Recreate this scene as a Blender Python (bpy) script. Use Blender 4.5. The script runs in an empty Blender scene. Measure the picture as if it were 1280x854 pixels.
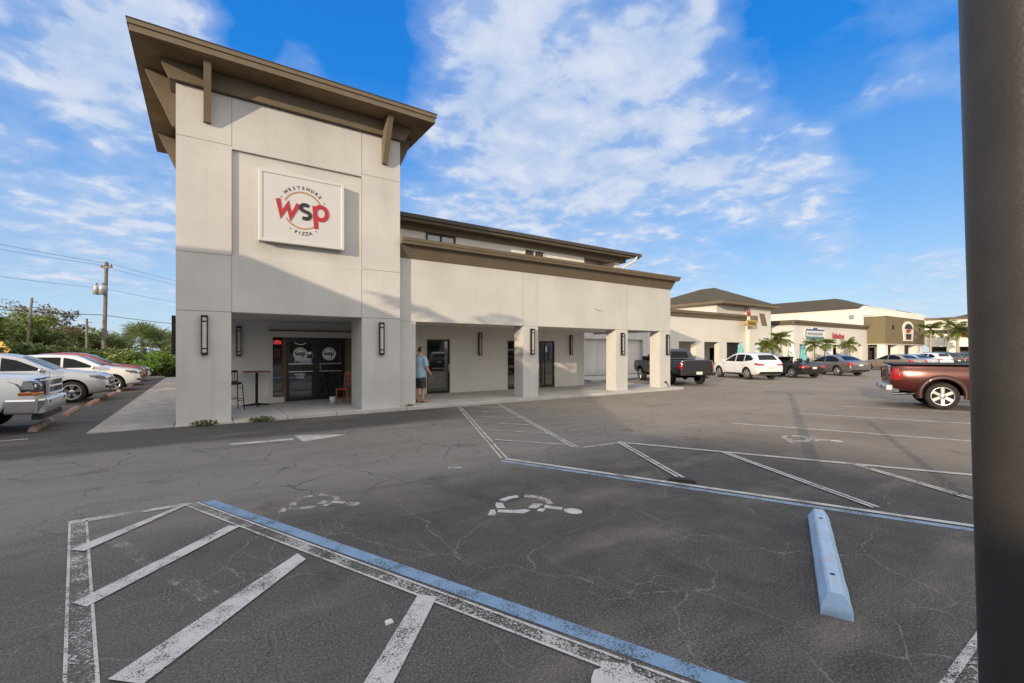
import bpy, bmesh, math, random
import numpy as np
from mathutils import Vector, Matrix, noise as mnoise
from mathutils.bvhtree import BVHTree
R = math.radians
PI = math.pi
random.seed(7)
sc = bpy.context.scene
col = sc.collection
rnd = random.uniform

# ------------------------------------------------------------------ materials
def mat(name, color=(.5, .5, .5), rough=.6, metal=0., spec=.5, coat=0., emit=None, estr=0., trans=0., alpha=1.):
    m = bpy.data.materials.new(name); m.use_nodes = True
    b = m.node_tree.nodes['Principled BSDF']
    b.inputs['Base Color'].default_value = (*color, 1)
    b.inputs['Roughness'].default_value = rough
    b.inputs['Metallic'].default_value = metal
    b.inputs['Specular IOR Level'].default_value = spec
    b.inputs['Coat Weight'].default_value = coat
    b.inputs['Coat Roughness'].default_value = .04
    if trans: b.inputs['Transmission Weight'].default_value = trans
    if emit:
        b.inputs['Emission Color'].default_value = (*emit, 1)
        b.inputs['Emission Strength'].default_value = estr
    return m

class NT:
    """small helper for node trees"""
    def __init__(s, tree): s.t = tree; s.n = tree.nodes; s.l = tree.links
    def new(s, typ, **kw):
        n = s.n.new(typ)
        for k, v in kw.items():
            if hasattr(n, k): setattr(n, k, v)
        return n
    def link(s, a, b): s.l.new(a, b)
    def math(s, op, a, b=None, c=None, clamp=False):
        n = s.n.new('ShaderNodeMath'); n.operation = op; n.use_clamp = clamp
        for i, v in enumerate((a, b, c)):
            if v is None: continue
            if isinstance(v, (int, float)): n.inputs[i].default_value = v
            else: s.link(v, n.inputs[i])
        return n.outputs[0]
    def mix(s, f, a, b, blend='MIX'):
        n = s.n.new('ShaderNodeMix'); n.data_type = 'RGBA'; n.blend_type = blend
        for k, v in ((0, f), (6, a), (7, b)):
            if isinstance(v, (int, float)): n.inputs[k].default_value = v
            elif isinstance(v, tuple): n.inputs[k].default_value = (*v, 1) if len(v) == 3 else v
            else: s.link(v, n.inputs[k])
        return n.outputs[2]
    def noise(s, vec, scale, detail=4, rough=.55, dist=0., out='Fac'):
        n = s.n.new('ShaderNodeTexNoise')
        n.inputs['Scale'].default_value = scale; n.inputs['Detail'].default_value = detail
        n.inputs['Roughness'].default_value = rough; n.inputs['Distortion'].default_value = dist
        if vec is not None: s.link(vec, n.inputs['Vector'])
        return n.outputs[out]
    def ramp(s, f, lo, hi, a=0., b=1.):
        n = s.n.new('ShaderNodeMapRange'); n.clamp = True
        n.inputs[1].default_value = lo; n.inputs[2].default_value = hi
        n.inputs[3].default_value = a; n.inputs[4].default_value = b
        s.link(f, n.inputs[0]); return n.outputs[0]
    def mapping(s, vec, scale=(1, 1, 1), loc=(0, 0, 0), rot=(0, 0, 0)):
        n = s.n.new('ShaderNodeMapping')
        n.inputs['Scale'].default_value = scale; n.inputs['Location'].default_value = loc
        n.inputs['Rotation'].default_value = rot
        s.link(vec, n.inputs['Vector']); return n.outputs[0]

def geo_pos(nt):
    return nt.new('ShaderNodeNewGeometry').outputs['Position']

def noisy(name, c1, c2, scale, rough=.7, bump=0., bscale=None, spec=.4, detail=5, streak=None, coat=0., metal=0., rough2=None, obj=False):
    """two colours mixed by noise, plus fine bump"""
    m = mat(name, c1, rough, metal, spec, coat)
    nt = NT(m.node_tree); b = nt.n['Principled BSDF']
    P = nt.new('ShaderNodeTexCoord').outputs['Object'] if obj else geo_pos(nt)
    f = nt.ramp(nt.noise(P, scale, detail), .32, .68)
    c = nt.mix(f, c1, c2)
    if streak:
        sp = nt.mapping(P, (1.6, 1.6, .12))
        s = nt.ramp(nt.noise(sp, 2.2, 5, .6), .55, .8, 0., streak[1])
        c = nt.mix(s, c, streak[0])
    nt.link(c, b.inputs['Base Color'])
    if rough2 is not None: nt.link(nt.ramp(f, 0, 1, rough, rough2), b.inputs['Roughness'])
    if bump:
        bn = nt.new('ShaderNodeBump'); bn.inputs['Strength'].default_value = bump; bn.inputs['Distance'].default_value = .01
        nt.link(nt.noise(P, bscale or scale * 20, 4), bn.inputs['Height']); nt.link(bn.outputs[0], b.inputs['Normal'])
    return m

def asphalt():
    m = mat('asphalt', (.04, .04, .04), .9, spec=.25)
    nt = NT(m.node_tree); b = nt.n['Principled BSDF']; P = geo_pos(nt)
    sep = nt.new('ShaderNodeSeparateXYZ'); nt.link(P, sep.inputs[0]); X, Y = sep.outputs[0], sep.outputs[1]
    wob = nt.noise(P, .8, 4)
    wobm = nt.math('MULTIPLY_ADD', wob, 1.2, -.6)
    # sealed (dark, bluish) bays against the older open-textured drive
    edge = nt.math('ADD', nt.math('MULTIPLY_ADD', Y, .45, X), wobm)          # X + .45 Y
    sealed = nt.math('MULTIPLY', nt.ramp(nt.math('ADD', Y, wobm), 6.6, 4.9), nt.ramp(edge, 1.2, 3.4, .72, 1.))
    kerb = nt.math('MULTIPLY', nt.ramp(nt.math('ADD', Y, nt.math('MULTIPLY', wobm, .35)), 10.35, 10.75), nt.ramp(X, 7.5, 5.5))
    big = nt.ramp(nt.noise(P, .35, 5, .6), .35, .68)
    med = nt.ramp(nt.noise(P, 2.6, 6, .65), .3, .7)
    old = nt.mix(big, (.215, .198, .178), (.265, .243, .217))
    old = nt.mix(nt.math('MULTIPLY', med, .45), old, (.165, .152, .138))
    new = nt.mix(med, (.062, .058, .054), (.086, .080, .074))
    c = nt.mix(sealed, old, new)
    c = nt.mix(nt.math('MULTIPLY', kerb, .85), c, (.060, .057, .054))
    # tyre streaks running along the drive
    st = nt.ramp(nt.noise(nt.mapping(P, (.25, 2.4, 1), rot=(0, 0, R(20))), 1.3, 5, .6), .5, .75)
    c = nt.mix(nt.math('MULTIPLY', st, .38), c, (.062, .059, .056))
    # sandy dusty patches, and sunlight painted in as warm pale asphalt farther right
    dust_and_sun = nt.ramp(nt.noise(nt.mapping(P, (.5, 1.5, 1), loc=(3, 7, 0)), .55, 6, .65), .52, .78)
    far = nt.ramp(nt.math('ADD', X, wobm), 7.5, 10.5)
    dust_and_sun = nt.math('MAXIMUM', nt.math('MULTIPLY', dust_and_sun, .55), nt.math('MULTIPLY', far, nt.math('MULTIPLY_ADD', big, .45, .45)))
    c = nt.mix(dust_and_sun, c, (.32, .265, .205))
    # aggregate: pale and dark stones of two sizes
    amp = nt.ramp(nt.noise(P, .9, 4), .33, .62, .55, 1.)
    g1 = nt.noise(P, 62, 2, .7); g2 = nt.noise(P, 140, 1, .6)
    gg = nt.math('ADD', nt.math('MULTIPLY', g1, .6), nt.math('MULTIPLY', g2, .4))
    sp = nt.math('MULTIPLY', nt.ramp(gg, .52, .66), amp)
    c = nt.mix(nt.math('MULTIPLY', sp, .55), c, (.36, .345, .32))
    dk = nt.math('MULTIPLY', nt.ramp(gg, .49, .36), amp)
    c = nt.mix(nt.math('MULTIPLY', dk, .8), c, (.022, .021, .020))
    # oil drips and stains
    oil = nt.math('MULTIPLY', nt.ramp(nt.noise(nt.mapping(P, (1, 1, 0), loc=(31, 12, 0)), 1.5, 5, .6), .60, .72), nt.ramp(nt.noise(P, 14, 4), .3, .6, .4, 1.))
    c = nt.mix(nt.math('MULTIPLY', oil, .5), c, (.035, .033, .032))
    # light scuffs left by tyres, running along the bays
    sc_ = nt.ramp(nt.noise(nt.mapping(P, (3.2, .35, 1), rot=(0, 0, R(24))), 2.2, 5, .65), .60, .76)
    c = nt.mix(nt.math('MULTIPLY', nt.math('MULTIPLY', sc_, sealed), .28), c, (.25, .24, .225))
    def cracks(scale, width, warp, loc, seed, lo=.44):
        w_ = nt.new('ShaderNodeVectorMath'); w_.operation = 'MULTIPLY_ADD'
        nt.link(nt.noise(P, 1.3, 2, .5, out='Color'), w_.inputs[0]); w_.inputs[1].default_value = (warp, warp, 0); nt.link(P, w_.inputs[2])
        f_ = nt.new('ShaderNodeVectorMath'); f_.operation = 'MULTIPLY_ADD'
        nt.link(nt.noise(P, 16, 4, .7, out='Color'), f_.inputs[0]); f_.inputs[1].default_value = (.07, .07, 0); nt.link(w_.outputs[0], f_.inputs[2])
        v = nt.new('ShaderNodeTexVoronoi'); v.feature = 'DISTANCE_TO_EDGE'; v.voronoi_dimensions = '2D'
        v.inputs['Scale'].default_value = scale; nt.link(nt.mapping(f_.outputs[0], (1, 1, 0), loc=loc), v.inputs['Vector'])
        k = nt.ramp(nt.noise(nt.mapping(P, (1, 1, 0), loc=(seed, seed, 0)), .6, 3, .6), lo, lo + .10)
        return nt.math('MULTIPLY', nt.ramp(v.outputs['Distance'], width, width * .3), k)
    cA = cracks(.75, .0055, .7, (4.2, 1.7, 0), 3.3, .42); cB = cracks(1.9, .013, .5, (.3, 5.1, 0), 11.7, .53); cC = cracks(4.2, .022, .3, (7.3, 2.1, 0), 23.1, .60)
    brk = nt.ramp(nt.noise(P, 26, 4, .7), .34, .56)
    lc = nt.math('MULTIPLY', nt.math('MAXIMUM', nt.math('MAXIMUM', cA, cB), cC), nt.math('MULTIPLY', sealed, brk))
    c = nt.mix(nt.math('MULTIPLY', lc, .60), c, (.30, .28, .255))
    dB = cracks(1.1, .010, .6, (14.2, 3.7, 0), 41.3, .44); dC = cracks(3.4, .024, .4, (9.3, 15.1, 0), 51.7, .54)
    dkc = nt.math('MULTIPLY', nt.math('MAXIMUM', dB, dC), nt.math('SUBTRACT', 1.12, sealed, clamp=True))
    c = nt.mix(nt.math('MULTIPLY', dkc, .85), c, (.020, .019, .018))
    nt.link(c, b.inputs['Base Color'])
    nt.link(nt.ramp(med, 0, 1, .96, .8), b.inputs['Roughness'])
    bn = nt.new('ShaderNodeBump'); bn.inputs['Strength'].default_value = .55; bn.inputs['Distance'].default_value = .006
    nt.link(nt.math('ADD', nt.noise(P, 90, 3, .7), nt.math('MULTIPLY', nt.noise(P, 9, 3), .6)), bn.inputs['Height']); nt.link(bn.outputs[0], b.inputs['Normal'])
    return m

def paint(name, color, wear, streaky=False, under=(.078, .075, .072), fine=95):
    """worn road paint: paint colour with asphalt grains showing through"""
    m = mat(name, color, .8, spec=.3)
    nt = NT(m.node_tree); b = nt.n['Principled BSDF']; P = geo_pos(nt)
    g = nt.noise(P, fine, 3, .75); l = nt.noise(P, 3.2, 5, .65)
    k = nt.math('ADD', nt.math('MULTIPLY', g, .62), nt.math('MULTIPLY', l, .5))
    f = nt.ramp(k, .56 + wear - .035, .56 + wear + .035)
    dirty = nt.mix(nt.ramp(nt.noise(P, 7, 5), .3, .75, 0, .35), color, tuple(v * .62 for v in color))
    nt.link(dirty, b.inputs['Base Color'])
    tr = nt.new('ShaderNodeBsdfTransparent'); mx = nt.new('ShaderNodeMixShader')
    nt.link(f, mx.inputs[0]); nt.link(tr.outputs[0], mx.inputs[1]); nt.link(b.outputs[0], mx.inputs[2]); nt.link(mx.outputs[0], nt.n['Material Output'].inputs[0])
    bn = nt.new('ShaderNodeBump'); bn.inputs['Strength'].default_value = .35; bn.inputs['Distance'].default_value = .005
    nt.link(nt.noise(P, 90, 3, .7), bn.inputs['Height']); nt.link(bn.outputs[0], b.inputs['Normal'])
    return m

def shingle(name, c1, c2):
    m = mat(name, c1, .9, spec=.2); nt = NT(m.node_tree); b = nt.n['Principled BSDF']; P = geo_pos(nt)
    br = nt.new('ShaderNodeTexNoise'); br.inputs['Scale'].default_value = 9; br.inputs['Detail'].default_value = 3
    nt.link(nt.mapping(P, (1, 1, 3)), br.inputs['Vector'])
    w = nt.new('ShaderNodeTexWave'); w.bands_direction = 'Z'; w.inputs['Scale'].default_value = 2.4; w.inputs['Distortion'].default_value = 1.2; nt.link(P, w.inputs['Vector'])
    f = nt.math('ADD', nt.math('MULTIPLY', nt.ramp(br.outputs[0], .35, .65), .7), nt.math('MULTIPLY', w.outputs['Fac'], .3))
    nt.link(nt.mix(f, c1, c2), b.inputs['Base Color']); return m

def leafmat(name, c1, c2, trans=.25, rough=.55):
    m = mat(name, c1, rough, spec=.35)
    nt = NT(m.node_tree); b = nt.n['Principled BSDF']
    oi = nt.new('ShaderNodeNewGeometry').outputs['Random Per Island']
    P = geo_pos(nt)
    f = nt.math('ADD', nt.math('MULTIPLY', oi, .6), nt.math('MULTIPLY', nt.noise(P, .9, 3), .4))
    c = nt.mix(nt.ramp(f, .25, .75), c1, c2); nt.link(c, b.inputs['Base Color'])
    tr = nt.new('ShaderNodeBsdfTranslucent'); nt.link(c, tr.inputs[0])
    mx = nt.new('ShaderNodeMixShader'); mx.inputs[0].default_value = trans
    nt.link(b.outputs[0], mx.inputs[1]); nt.link(tr.outputs[0], mx.inputs[2])
    nt.link(mx.outputs[0], nt.n['Material Output'].inputs[0]); return m

M = {}
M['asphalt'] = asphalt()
M['stucco'] = noisy('stucco', (.51, .497, .48), (.60, .585, .562), .7, .92, .55, 38, .2, streak=((.37, .35, .32), .34))
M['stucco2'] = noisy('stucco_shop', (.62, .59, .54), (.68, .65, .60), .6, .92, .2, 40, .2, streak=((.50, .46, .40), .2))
M['stucco_inner_lit'] = noisy('stucco_sheltered_lit', (.66, .64, .61), (.72, .70, .67), .6, .92, .2, 40, .2)  # same wall paint lightened, standing in for light in the porch and arcade
M['stucco_white'] = noisy('stucco_white', (.74, .71, .65), (.80, .77, .71), .5, .9, .2, 40, .2)
M['joint'] = mat('joint_line', (.30, .28, .26), .95, spec=.1)
M['trim'] = noisy('brown_trim', (.150, .118, .080), (.175, .140, .098), 2.2, .7, .1, 60, .3)
M['soffit'] = noisy('soffit', (.135, .092, .048), (.225, .160, .092), .9, .85, .1, 60, .2)
M['trim_dark'] = noisy('dark_trim', (.060, .052, .044), (.075, .066, .056), 2.2, .6, .1, 60, .3)
M['olive'] = noisy('olive_stucco', (.180, .148, .085), (.205, .170, .100), .8, .9, .2, 40, .2)
M['shingle'] = shingle('roof_shingle', (.070, .058, .040), (.118, .099, .072))
M['concrete'] = noisy('concrete', (.42, .405, .38), (.54, .52, .49), 1.3, .9, .35, 60, .25, streak=None)
M['concrete_old'] = noisy('old_concrete', (.30, .28, .255), (.42, .395, .365), 2.5, .95, .5, 40, .2)
M['bronze'] = mat('dark_bronze', (.022, .019, .017), .4, .4)
M['lens'] = mat('lamp_lens', (.52, .50, .46), .35)
M['glass_dark'] = mat('window_glass', (.010, .011, .012), .02, spec=.5, coat=.6)
M['glass_dark'].node_tree.nodes['Principled BSDF'].inputs['IOR'].default_value = 2.3
M['glass_car'] = mat('car_glass', (.006, .009, .012), .03, spec=.28)
def clear_glass():
    g = bpy.data.materials.new('clear_glass'); g.use_nodes = True; nt = NT(g.node_tree); nt.n.remove(nt.n['Principled BSDF'])
    a = nt.new('ShaderNodeBsdfTransparent'); a.inputs[0].default_value = (.72, .78, .78, 1); c = nt.new('ShaderNodeBsdfGlossy'); c.inputs['Roughness'].default_value = .03
    fr = nt.new('ShaderNodeFresnel'); mx = nt.new('ShaderNodeMixShader'); nt.link(fr.outputs[0], mx.inputs[0]); nt.link(a.outputs[0], mx.inputs[1]); nt.link(c.outputs[0], mx.inputs[2]); nt.link(mx.outputs[0], nt.n['Material Output'].inputs[0]); return g
M['glass_clear'] = clear_glass()
M['frame_black'] = mat('black_frame', (.012, .012, .012), .35)
M['alu'] = mat('aluminium', (.55, .55, .55), .35, .7)
M['bluepaint'] = paint('blue_paint', (.215, .335, .485), -.06)
M['blueworn'] = paint('blue_paint_worn', (.27, .36, .46), -.05)
M['white'] = paint('white_paint', (.56, .55, .53), -.06)
M['whiteworn'] = paint('white_paint_worn', (.54, .53, .51), .0)
M['whitefaint'] = paint('white_paint_faint', (.40, .39, .37), .06)
M['whitegrit'] = paint('white_paint_gritty', (.50, .49, .46), .035, fine=60)
M['tire'] = noisy('tyre_rubber', (.018, .018, .018), (.03, .029, .028), 20, .85, obj=True)
M['chrome'] = mat('chrome', (.72, .72, .72), .12, 1.)
M['rim'] = mat('alloy', (.58, .58, .58), .28, .9)
M['rimdark'] = mat('alloy_shadow', (.05, .05, .05), .5, .6)
M['blackplastic'] = mat('black_plastic', (.018, .018, .019), .55)
M['taillight'] = mat('tail_light', (.35, .012, .012), .12, spec=.7, coat=.6)
M['headlight'] = mat('head_light', (.10, .11, .12), .06, .5, coat=1.)
M['lampglow'] = mat('lamp_reflector', (.75, .75, .74), .15, .6)
M['amber'] = mat('amber_lens', (.55, .17, .03), .15, coat=.5)
M['plate'] = mat('number_plate', (.66, .66, .62), .5)
M['darkvoid'] = mat('wheel_well', (.008, .008, .008), .95, spec=.1)
M['bluestop'] = noisy('blue_wheel_stop', (.175, .36, .63), (.22, .42, .69), 5, .75, .3, 70, .3)
M['stopchip'] = noisy('chipped_concrete', (.42, .36, .30), (.5, .42, .35), 8, .95, .3, 60)
M['wood'] = noisy('table_wood', (.17, .085, .045), (.24, .12, .065), 6, .5)
M['redwood'] = noisy('chair_wood', (.26, .062, .022), (.36, .10, .035), 7, .4, coat=.2)
M['blackmetal'] = mat('black_metal', (.012, .012, .012), .4, .5)
M['leather'] = mat('black_vinyl', (.012, .012, .012), .45)
M['polewood'] = noisy('pole_wood', (.16, .135, .11), (.24, .205, .17), 3, .9, .3, 40)
M['can'] = mat('transformer_grey', (.42, .44, .45), .4, .3)
M['cable'] = mat('cable', (.03, .03, .032), .7)
M['bark'] = noisy('bark', (.14, .11, .085), (.22, .18, .14), 6, .95, .5, 30)
M['palmtrunk'] = noisy('palm_trunk', (.34, .30, .25), (.45, .40, .34), 5, .95, .4, 30)
M['crownshaft'] = mat('palm_crownshaft', (.16, .24, .07), .5)
M['leaf_palm'] = leafmat('palm_leaf', (.095, .135, .022), (.19, .215, .045))
M['leaf_palm_dry'] = leafmat('palm_leaf_dry', (.20, .15, .06), (.30, .22, .09))
M['leaf_a'] = leafmat('leaf_green', (.11, .17, .035), (.25, .29, .08))
M['leaf_b'] = leafmat('leaf_dark', (.075, .115, .035), (.17, .20, .065))
M['leaf_c'] = leafmat('leaf_bright', (.11, .20, .03), (.20, .29, .06))
M['leaf_d'] = leafmat('leaf_sparse', (.14, .13, .065), (.25, .20, .10))
M['leaf_fan'] = leafmat('leaf_fan', (.12, .17, .06), (.24, .28, .12))
M['grass'] = noisy('dry_grass', (.075, .080, .030), (.14, .12, .06), 1.4, .95)
M['mulch'] = noisy('mulch', (.10, .065, .04), (.17, .12, .08), 6, .95)
M['pole_brown'] = noisy('pole_brown', (.040, .034, .029), (.052, .045, .038), 9, .45, .12, 120, .45)
M['teal'] = mat('teal_canvas', (.16, .45, .46), .85)
M['palecanvas'] = mat('pale_canvas', (.62, .70, .70), .85)

# ------------------------------------------------------------------ mesh builder
class MB:
    def __init__(s): s.v = []; s.f = []; s.mi = []; s.sm = []
    def add(s, verts, faces, mi=0, smooth=False):
        o = len(s.v); s.v += [tuple(v) for v in verts]
        for f in faces: s.f.append(tuple(i + o for i in f)); s.mi.append(mi); s.sm.append(smooth)
        return s
    def box(s, x0, x1, y0, y1, z0, z1, mi=0):
        v = [(x0, y0, z0), (x1, y0, z0), (x1, y1, z0), (x0, y1, z0), (x0, y0, z1), (x1, y0, z1), (x1, y1, z1), (x0, y1, z1)]
        return s.add(v, [(0, 3, 2, 1), (4, 5, 6, 7), (0, 1, 5, 4), (1, 2, 6, 5), (2, 3, 7, 6), (3, 0, 4, 7)], mi)
    def hexa(s, v, mi=0):
        return s.add(v, [(0, 3, 2, 1), (4, 5, 6, 7), (0, 1, 5, 4), (1, 2, 6, 5), (2, 3, 7, 6), (3, 0, 4, 7)], mi)
    def prism(s, poly, a, b, axis='y', mi=0):
        """2-D polygon extruded along an axis from a to b"""
        def P(p, t):
            return {'y': (p[0], t, p[1]), 'x': (t, p[0], p[1]), 'z': (p[0], p[1], t)}[axis]
        n = len(poly); v = [P(p, a) for p in poly] + [P(p, b) for p in poly]
        f = [tuple(range(n)), tuple(range(2 * n - 1, n - 1, -1))]
        f += [(i, i + n, (i + 1) % n + n, (i + 1) % n) for i in range(n)]
        return s.add(v, f, mi)
    def tube(s, pts, rad, n=8, mi=0, smooth=True, cap=True):
        pts = [Vector(p) for p in pts]; rad = rad if isinstance(rad, (list, tuple)) else [rad] * len(pts)
        rings = []; up = None
        for i, p in enumerate(pts):
            t = (pts[min(i + 1, len(pts) - 1)] - pts[max(i - 1, 0)]).normalized()
            if up is None:
                up = Vector((0, 0, 1)) if abs(t.z) < .9 else Vector((1, 0, 0))
            a = t.cross(up)
            if a.length < 1e-5: a = t.orthogonal()
            a.normalize(); b = a.cross(t).normalized(); up = b
            rings.append([p + (a * math.cos(2 * PI * k / n) + b * math.sin(2 * PI * k / n)) * rad[i] for k in range(n)])
        v = [q for r in rings for q in r]; f = []
        for i in range(len(pts) - 1):
            for k in range(n):
                f.append((i * n + k, i * n + (k + 1) % n, (i + 1) * n + (k + 1) % n, (i + 1) * n + k))
        s.add(v, f, mi, smooth)
        if cap:
            m = len(pts) - 1
            s.add(rings[0], [tuple(range(n - 1, -1, -1))], mi); s.add(rings[-1], [tuple(range(n))], mi)
        return s
    def cyl(s, p, q, r0, r1=None, n=12, mi=0, smooth=True): return s.tube([p, q], [r0, r0 if r1 is None else r1], n, mi, smooth)
    def lathe(s, prof, n=24, axis='y', c=(0, 0, 0), mi=0, smooth=True):
        """profile list (radius, along-axis)"""
        v = []
        for r, t in prof:
            for k in range(n):
                a = 2 * PI * k / n; u, w = r * math.cos(a), r * math.sin(a)
                p = {'y': (u, t, w), 'z': (u, w, t), 'x': (t, u, w)}[axis]
                v.append((p[0] + c[0], p[1] + c[1], p[2] + c[2]))
        f = [(i * n + k, i * n + (k + 1) % n, (i + 1) * n + (k + 1) % n, (i + 1) * n + k) for i in range(len(prof) - 1) for k in range(n)]
        return s.add(v, f, mi, smooth)
    def sphere(s, c, r, n=10, m=6, mi=0, sq=(1, 1, 1)):
        prof = [(math.sin(PI * i / m), -math.cos(PI * i / m)) for i in range(m + 1)]
        v = [(c[0] + r * sq[0] * a * math.cos(2 * PI * k / n), c[1] + r * sq[1] * a * math.sin(2 * PI * k / n), c[2] + r * sq[2] * b) for a, b in prof for k in range(n)]
        f = [(i * n + k, i * n + (k + 1) % n, (i + 1) * n + (k + 1) % n, (i + 1) * n + k) for i in range(m) for k in range(n)]
        return s.add(v, f, mi, True)
    def mesh(s, name, mats):
        me = bpy.data.meshes.new(name)
        me.from_pydata([tuple(v) for v in s.v], [], s.f)
        for m in (mats if isinstance(mats, (list, tuple)) else [mats]): me.materials.append(m)
        me.polygons.foreach_set('material_index', s.mi); me.polygons.foreach_set('use_smooth', s.sm)
        me.update(); return me
    def build(s, name, mats, parent=None, bevel=0., recalc=True):
        me = s.mesh(name, mats)
        if recalc or bevel:
            bm = bmesh.new(); bm.from_mesh(me)
            if recalc: bmesh.ops.recalc_face_normals(bm, faces=bm.faces)
            if bevel:
                es = [e for e in bm.edges if len(e.link_faces) == 2 and e.calc_face_angle(0) > .5]
                bmesh.ops.bevel(bm, geom=es, offset=bevel, segments=1, affect='EDGES', clamp_overlap=True)
            bm.to_mesh(me); bm.free()
        return link(name, me, parent)

def link(name, me, parent=None):
    o = bpy.data.objects.new(name, me); col.objects.link(o)
    if parent is not None:
        o.parent = parent
    return o

def tag(o, label=None, cat=None, group=None, kind=None):
    if label: o['label'] = label
    if cat: o['category'] = cat
    if group: o['group'] = group
    if kind: o['kind'] = kind
    return o

def thing(name, label, cat, loc=(0, 0, 0), rz=0., group=None):
    o = bpy.data.objects.new(name, None); col.objects.link(o)
    o.empty_display_size = .2
    o.location = loc; o.rotation_euler = (0, 0, rz)
    return tag(o, label, cat, group)

def kids(o): return [c for c in bpy.data.objects if c.parent == o]
def copy_tree(o, loc=None, rz=None, label=None, group=None, scale=None):
    r = o.copy(); col.objects.link(r)
    for ch in KIDS(o):
        c = ch.copy(); col.objects.link(c); c.parent = r
        for g in KIDS(ch):
            d = g.copy(); col.objects.link(d); d.parent = c
    if loc is not None: r.location = loc
    if rz is not None: r.rotation_euler = (0, 0, rz)
    if scale is not None: r.scale = (scale,) * 3 if isinstance(scale, (int, float)) else scale
    if label: r['label'] = label
    if group: r['group'] = group
    return r
def KIDS(o): return list(o.children)

def text_mesh(txt, size, extrude=.004, offset=0., align='CENTER', italic=0.):
    cu = bpy.data.curves.new('lettering', 'FONT'); cu.body = txt; cu.size = size; cu.extrude = extrude
    cu.offset = offset; cu.align_x = align; cu.shear = italic; cu.resolution_u = 4
    o = bpy.data.objects.new('lettering', cu); col.objects.link(o)
    bpy.context.view_layer.update()
    dg = bpy.context.evaluated_depsgraph_get()
    me = bpy.data.meshes.new_from_object(o.evaluated_get(dg))
    bpy.data.objects.remove(o); bpy.data.curves.remove(cu)
    return me
def mb_from_mesh(mb, me, T, mi=0):
    mb.add([T @ v.co for v in me.vertices], [tuple(p.vertices) for p in me.polygons], mi)
    bpy.data.meshes.remove(me)
# text lying in a wall plane facing -Y: local x -> +X, local y -> +Z, local z -> -Y
WALL = Matrix(((1, 0, 0, 0), (0, 0, -1, 0), (0, 1, 0, 0), (0, 0, 0, 1)))
def T_wall(x, y, z, rot=0.): return Matrix.Translation((x, y, z)) @ WALL @ Matrix.Rotation(rot, 4, 'Z')
# ------------------------------------------------------------------ camera, light, sky
F2 = Vector((.5611, .8277)); R2 = Vector((.8277, -.5611))
cam = bpy.data.cameras.new('camera'); co = bpy.data.objects.new('camera', cam); col.objects.link(co)
cam.sensor_width = 36; cam.lens = 36 * 569 / 1280; cam.shift_y = 12.3 / 1280; cam.clip_end = 3000; cam.clip_start = .05
co.location = (0, 0, 1.75); co.rotation_euler = (R(90), 0, -math.atan2(F2.x, F2.y))
sc.camera = co

LD = Vector((2.10, 1.0, -.46)).normalized()                     # direction the sunlight travels
sun = bpy.data.lights.new('sun', 'SUN'); so = bpy.data.objects.new('sun', sun); col.objects.link(so)
sun.energy = 2.95; sun.angle = R(.28); sun.color = (1., .81, .58)
so.rotation_euler = LD.to_track_quat('-Z', 'Y').to_euler(); so.location = (-20, -10, 30)
SE = math.asin(-LD.z); az = math.atan2(-LD.x, -LD.y)             # clockwise from +Y
w = bpy.data.worlds.new('World'); sc.world = w; w.use_nodes = True
nt = NT(w.node_tree); bg = nt.n['Background']
sky = nt.new('ShaderNodeTexSky'); sky.sky_type = 'NISHITA'; sky.sun_disc = False
sky.sun_elevation = SE; sky.sun_rotation = az; sky.air_density = 1.0; sky.dust_density = .4; sky.ozone_density = 2.0
D = nt.new('ShaderNodeTexCoord').outputs['Generated']
sp = nt.new('ShaderNodeSeparateXYZ'); nt.link(D, sp.inputs[0])
zz = nt.math('MAXIMUM', sp.outputs[2], 0.)
den = nt.math('ADD', zz, .16)
cx_ = nt.math('DIVIDE', sp.outputs[0], den); cy_ = nt.math('DIVIDE', sp.outputs[1], den)
cb = nt.new('ShaderNodeCombineXYZ'); nt.link(cx_, cb.inputs[0]); nt.link(cy_, cb.inputs[1])
CP = cb.outputs[0]
n1 = nt.noise(nt.mapping(CP, (1, 1, 1), loc=(2.3, 4.1, 0)), 1.6, 7, .52, .25)
n2 = nt.noise(nt.mapping(CP, (1, 1, 1), loc=(7.3, 1.1, 0)), 4.2, 6, .55, .2)
n3 = nt.noise(nt.mapping(CP, (1, 1, 1), loc=(1.3, 9.1, 0)), 11., 4, .5, .1)
base = nt.math('ADD', nt.math('MULTIPLY', n1, .50), nt.math('ADD', nt.math('MULTIPLY', n2, .33), nt.math('MULTIPLY', n3, .13)))
def skydir(px, py):
    d = F2 + R2 * ((px - 640) / 569); v = Vector((d.x, d.y, -(py - 439) / 569)); return v.normalized()
def bank(px, py, rad, amp):
    """a cloud bank in a fixed direction of the sky"""
    v = skydir(px, py)
    dp = nt.new('ShaderNodeVectorMath'); dp.operation = 'DOT_PRODUCT'; nt.link(D, dp.inputs[0]); dp.inputs[1].default_value = v
    return nt.ramp(dp.outputs['Value'], math.cos(R(rad)), math.cos(R(rad * .25)), 0., amp)
s = base
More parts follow.
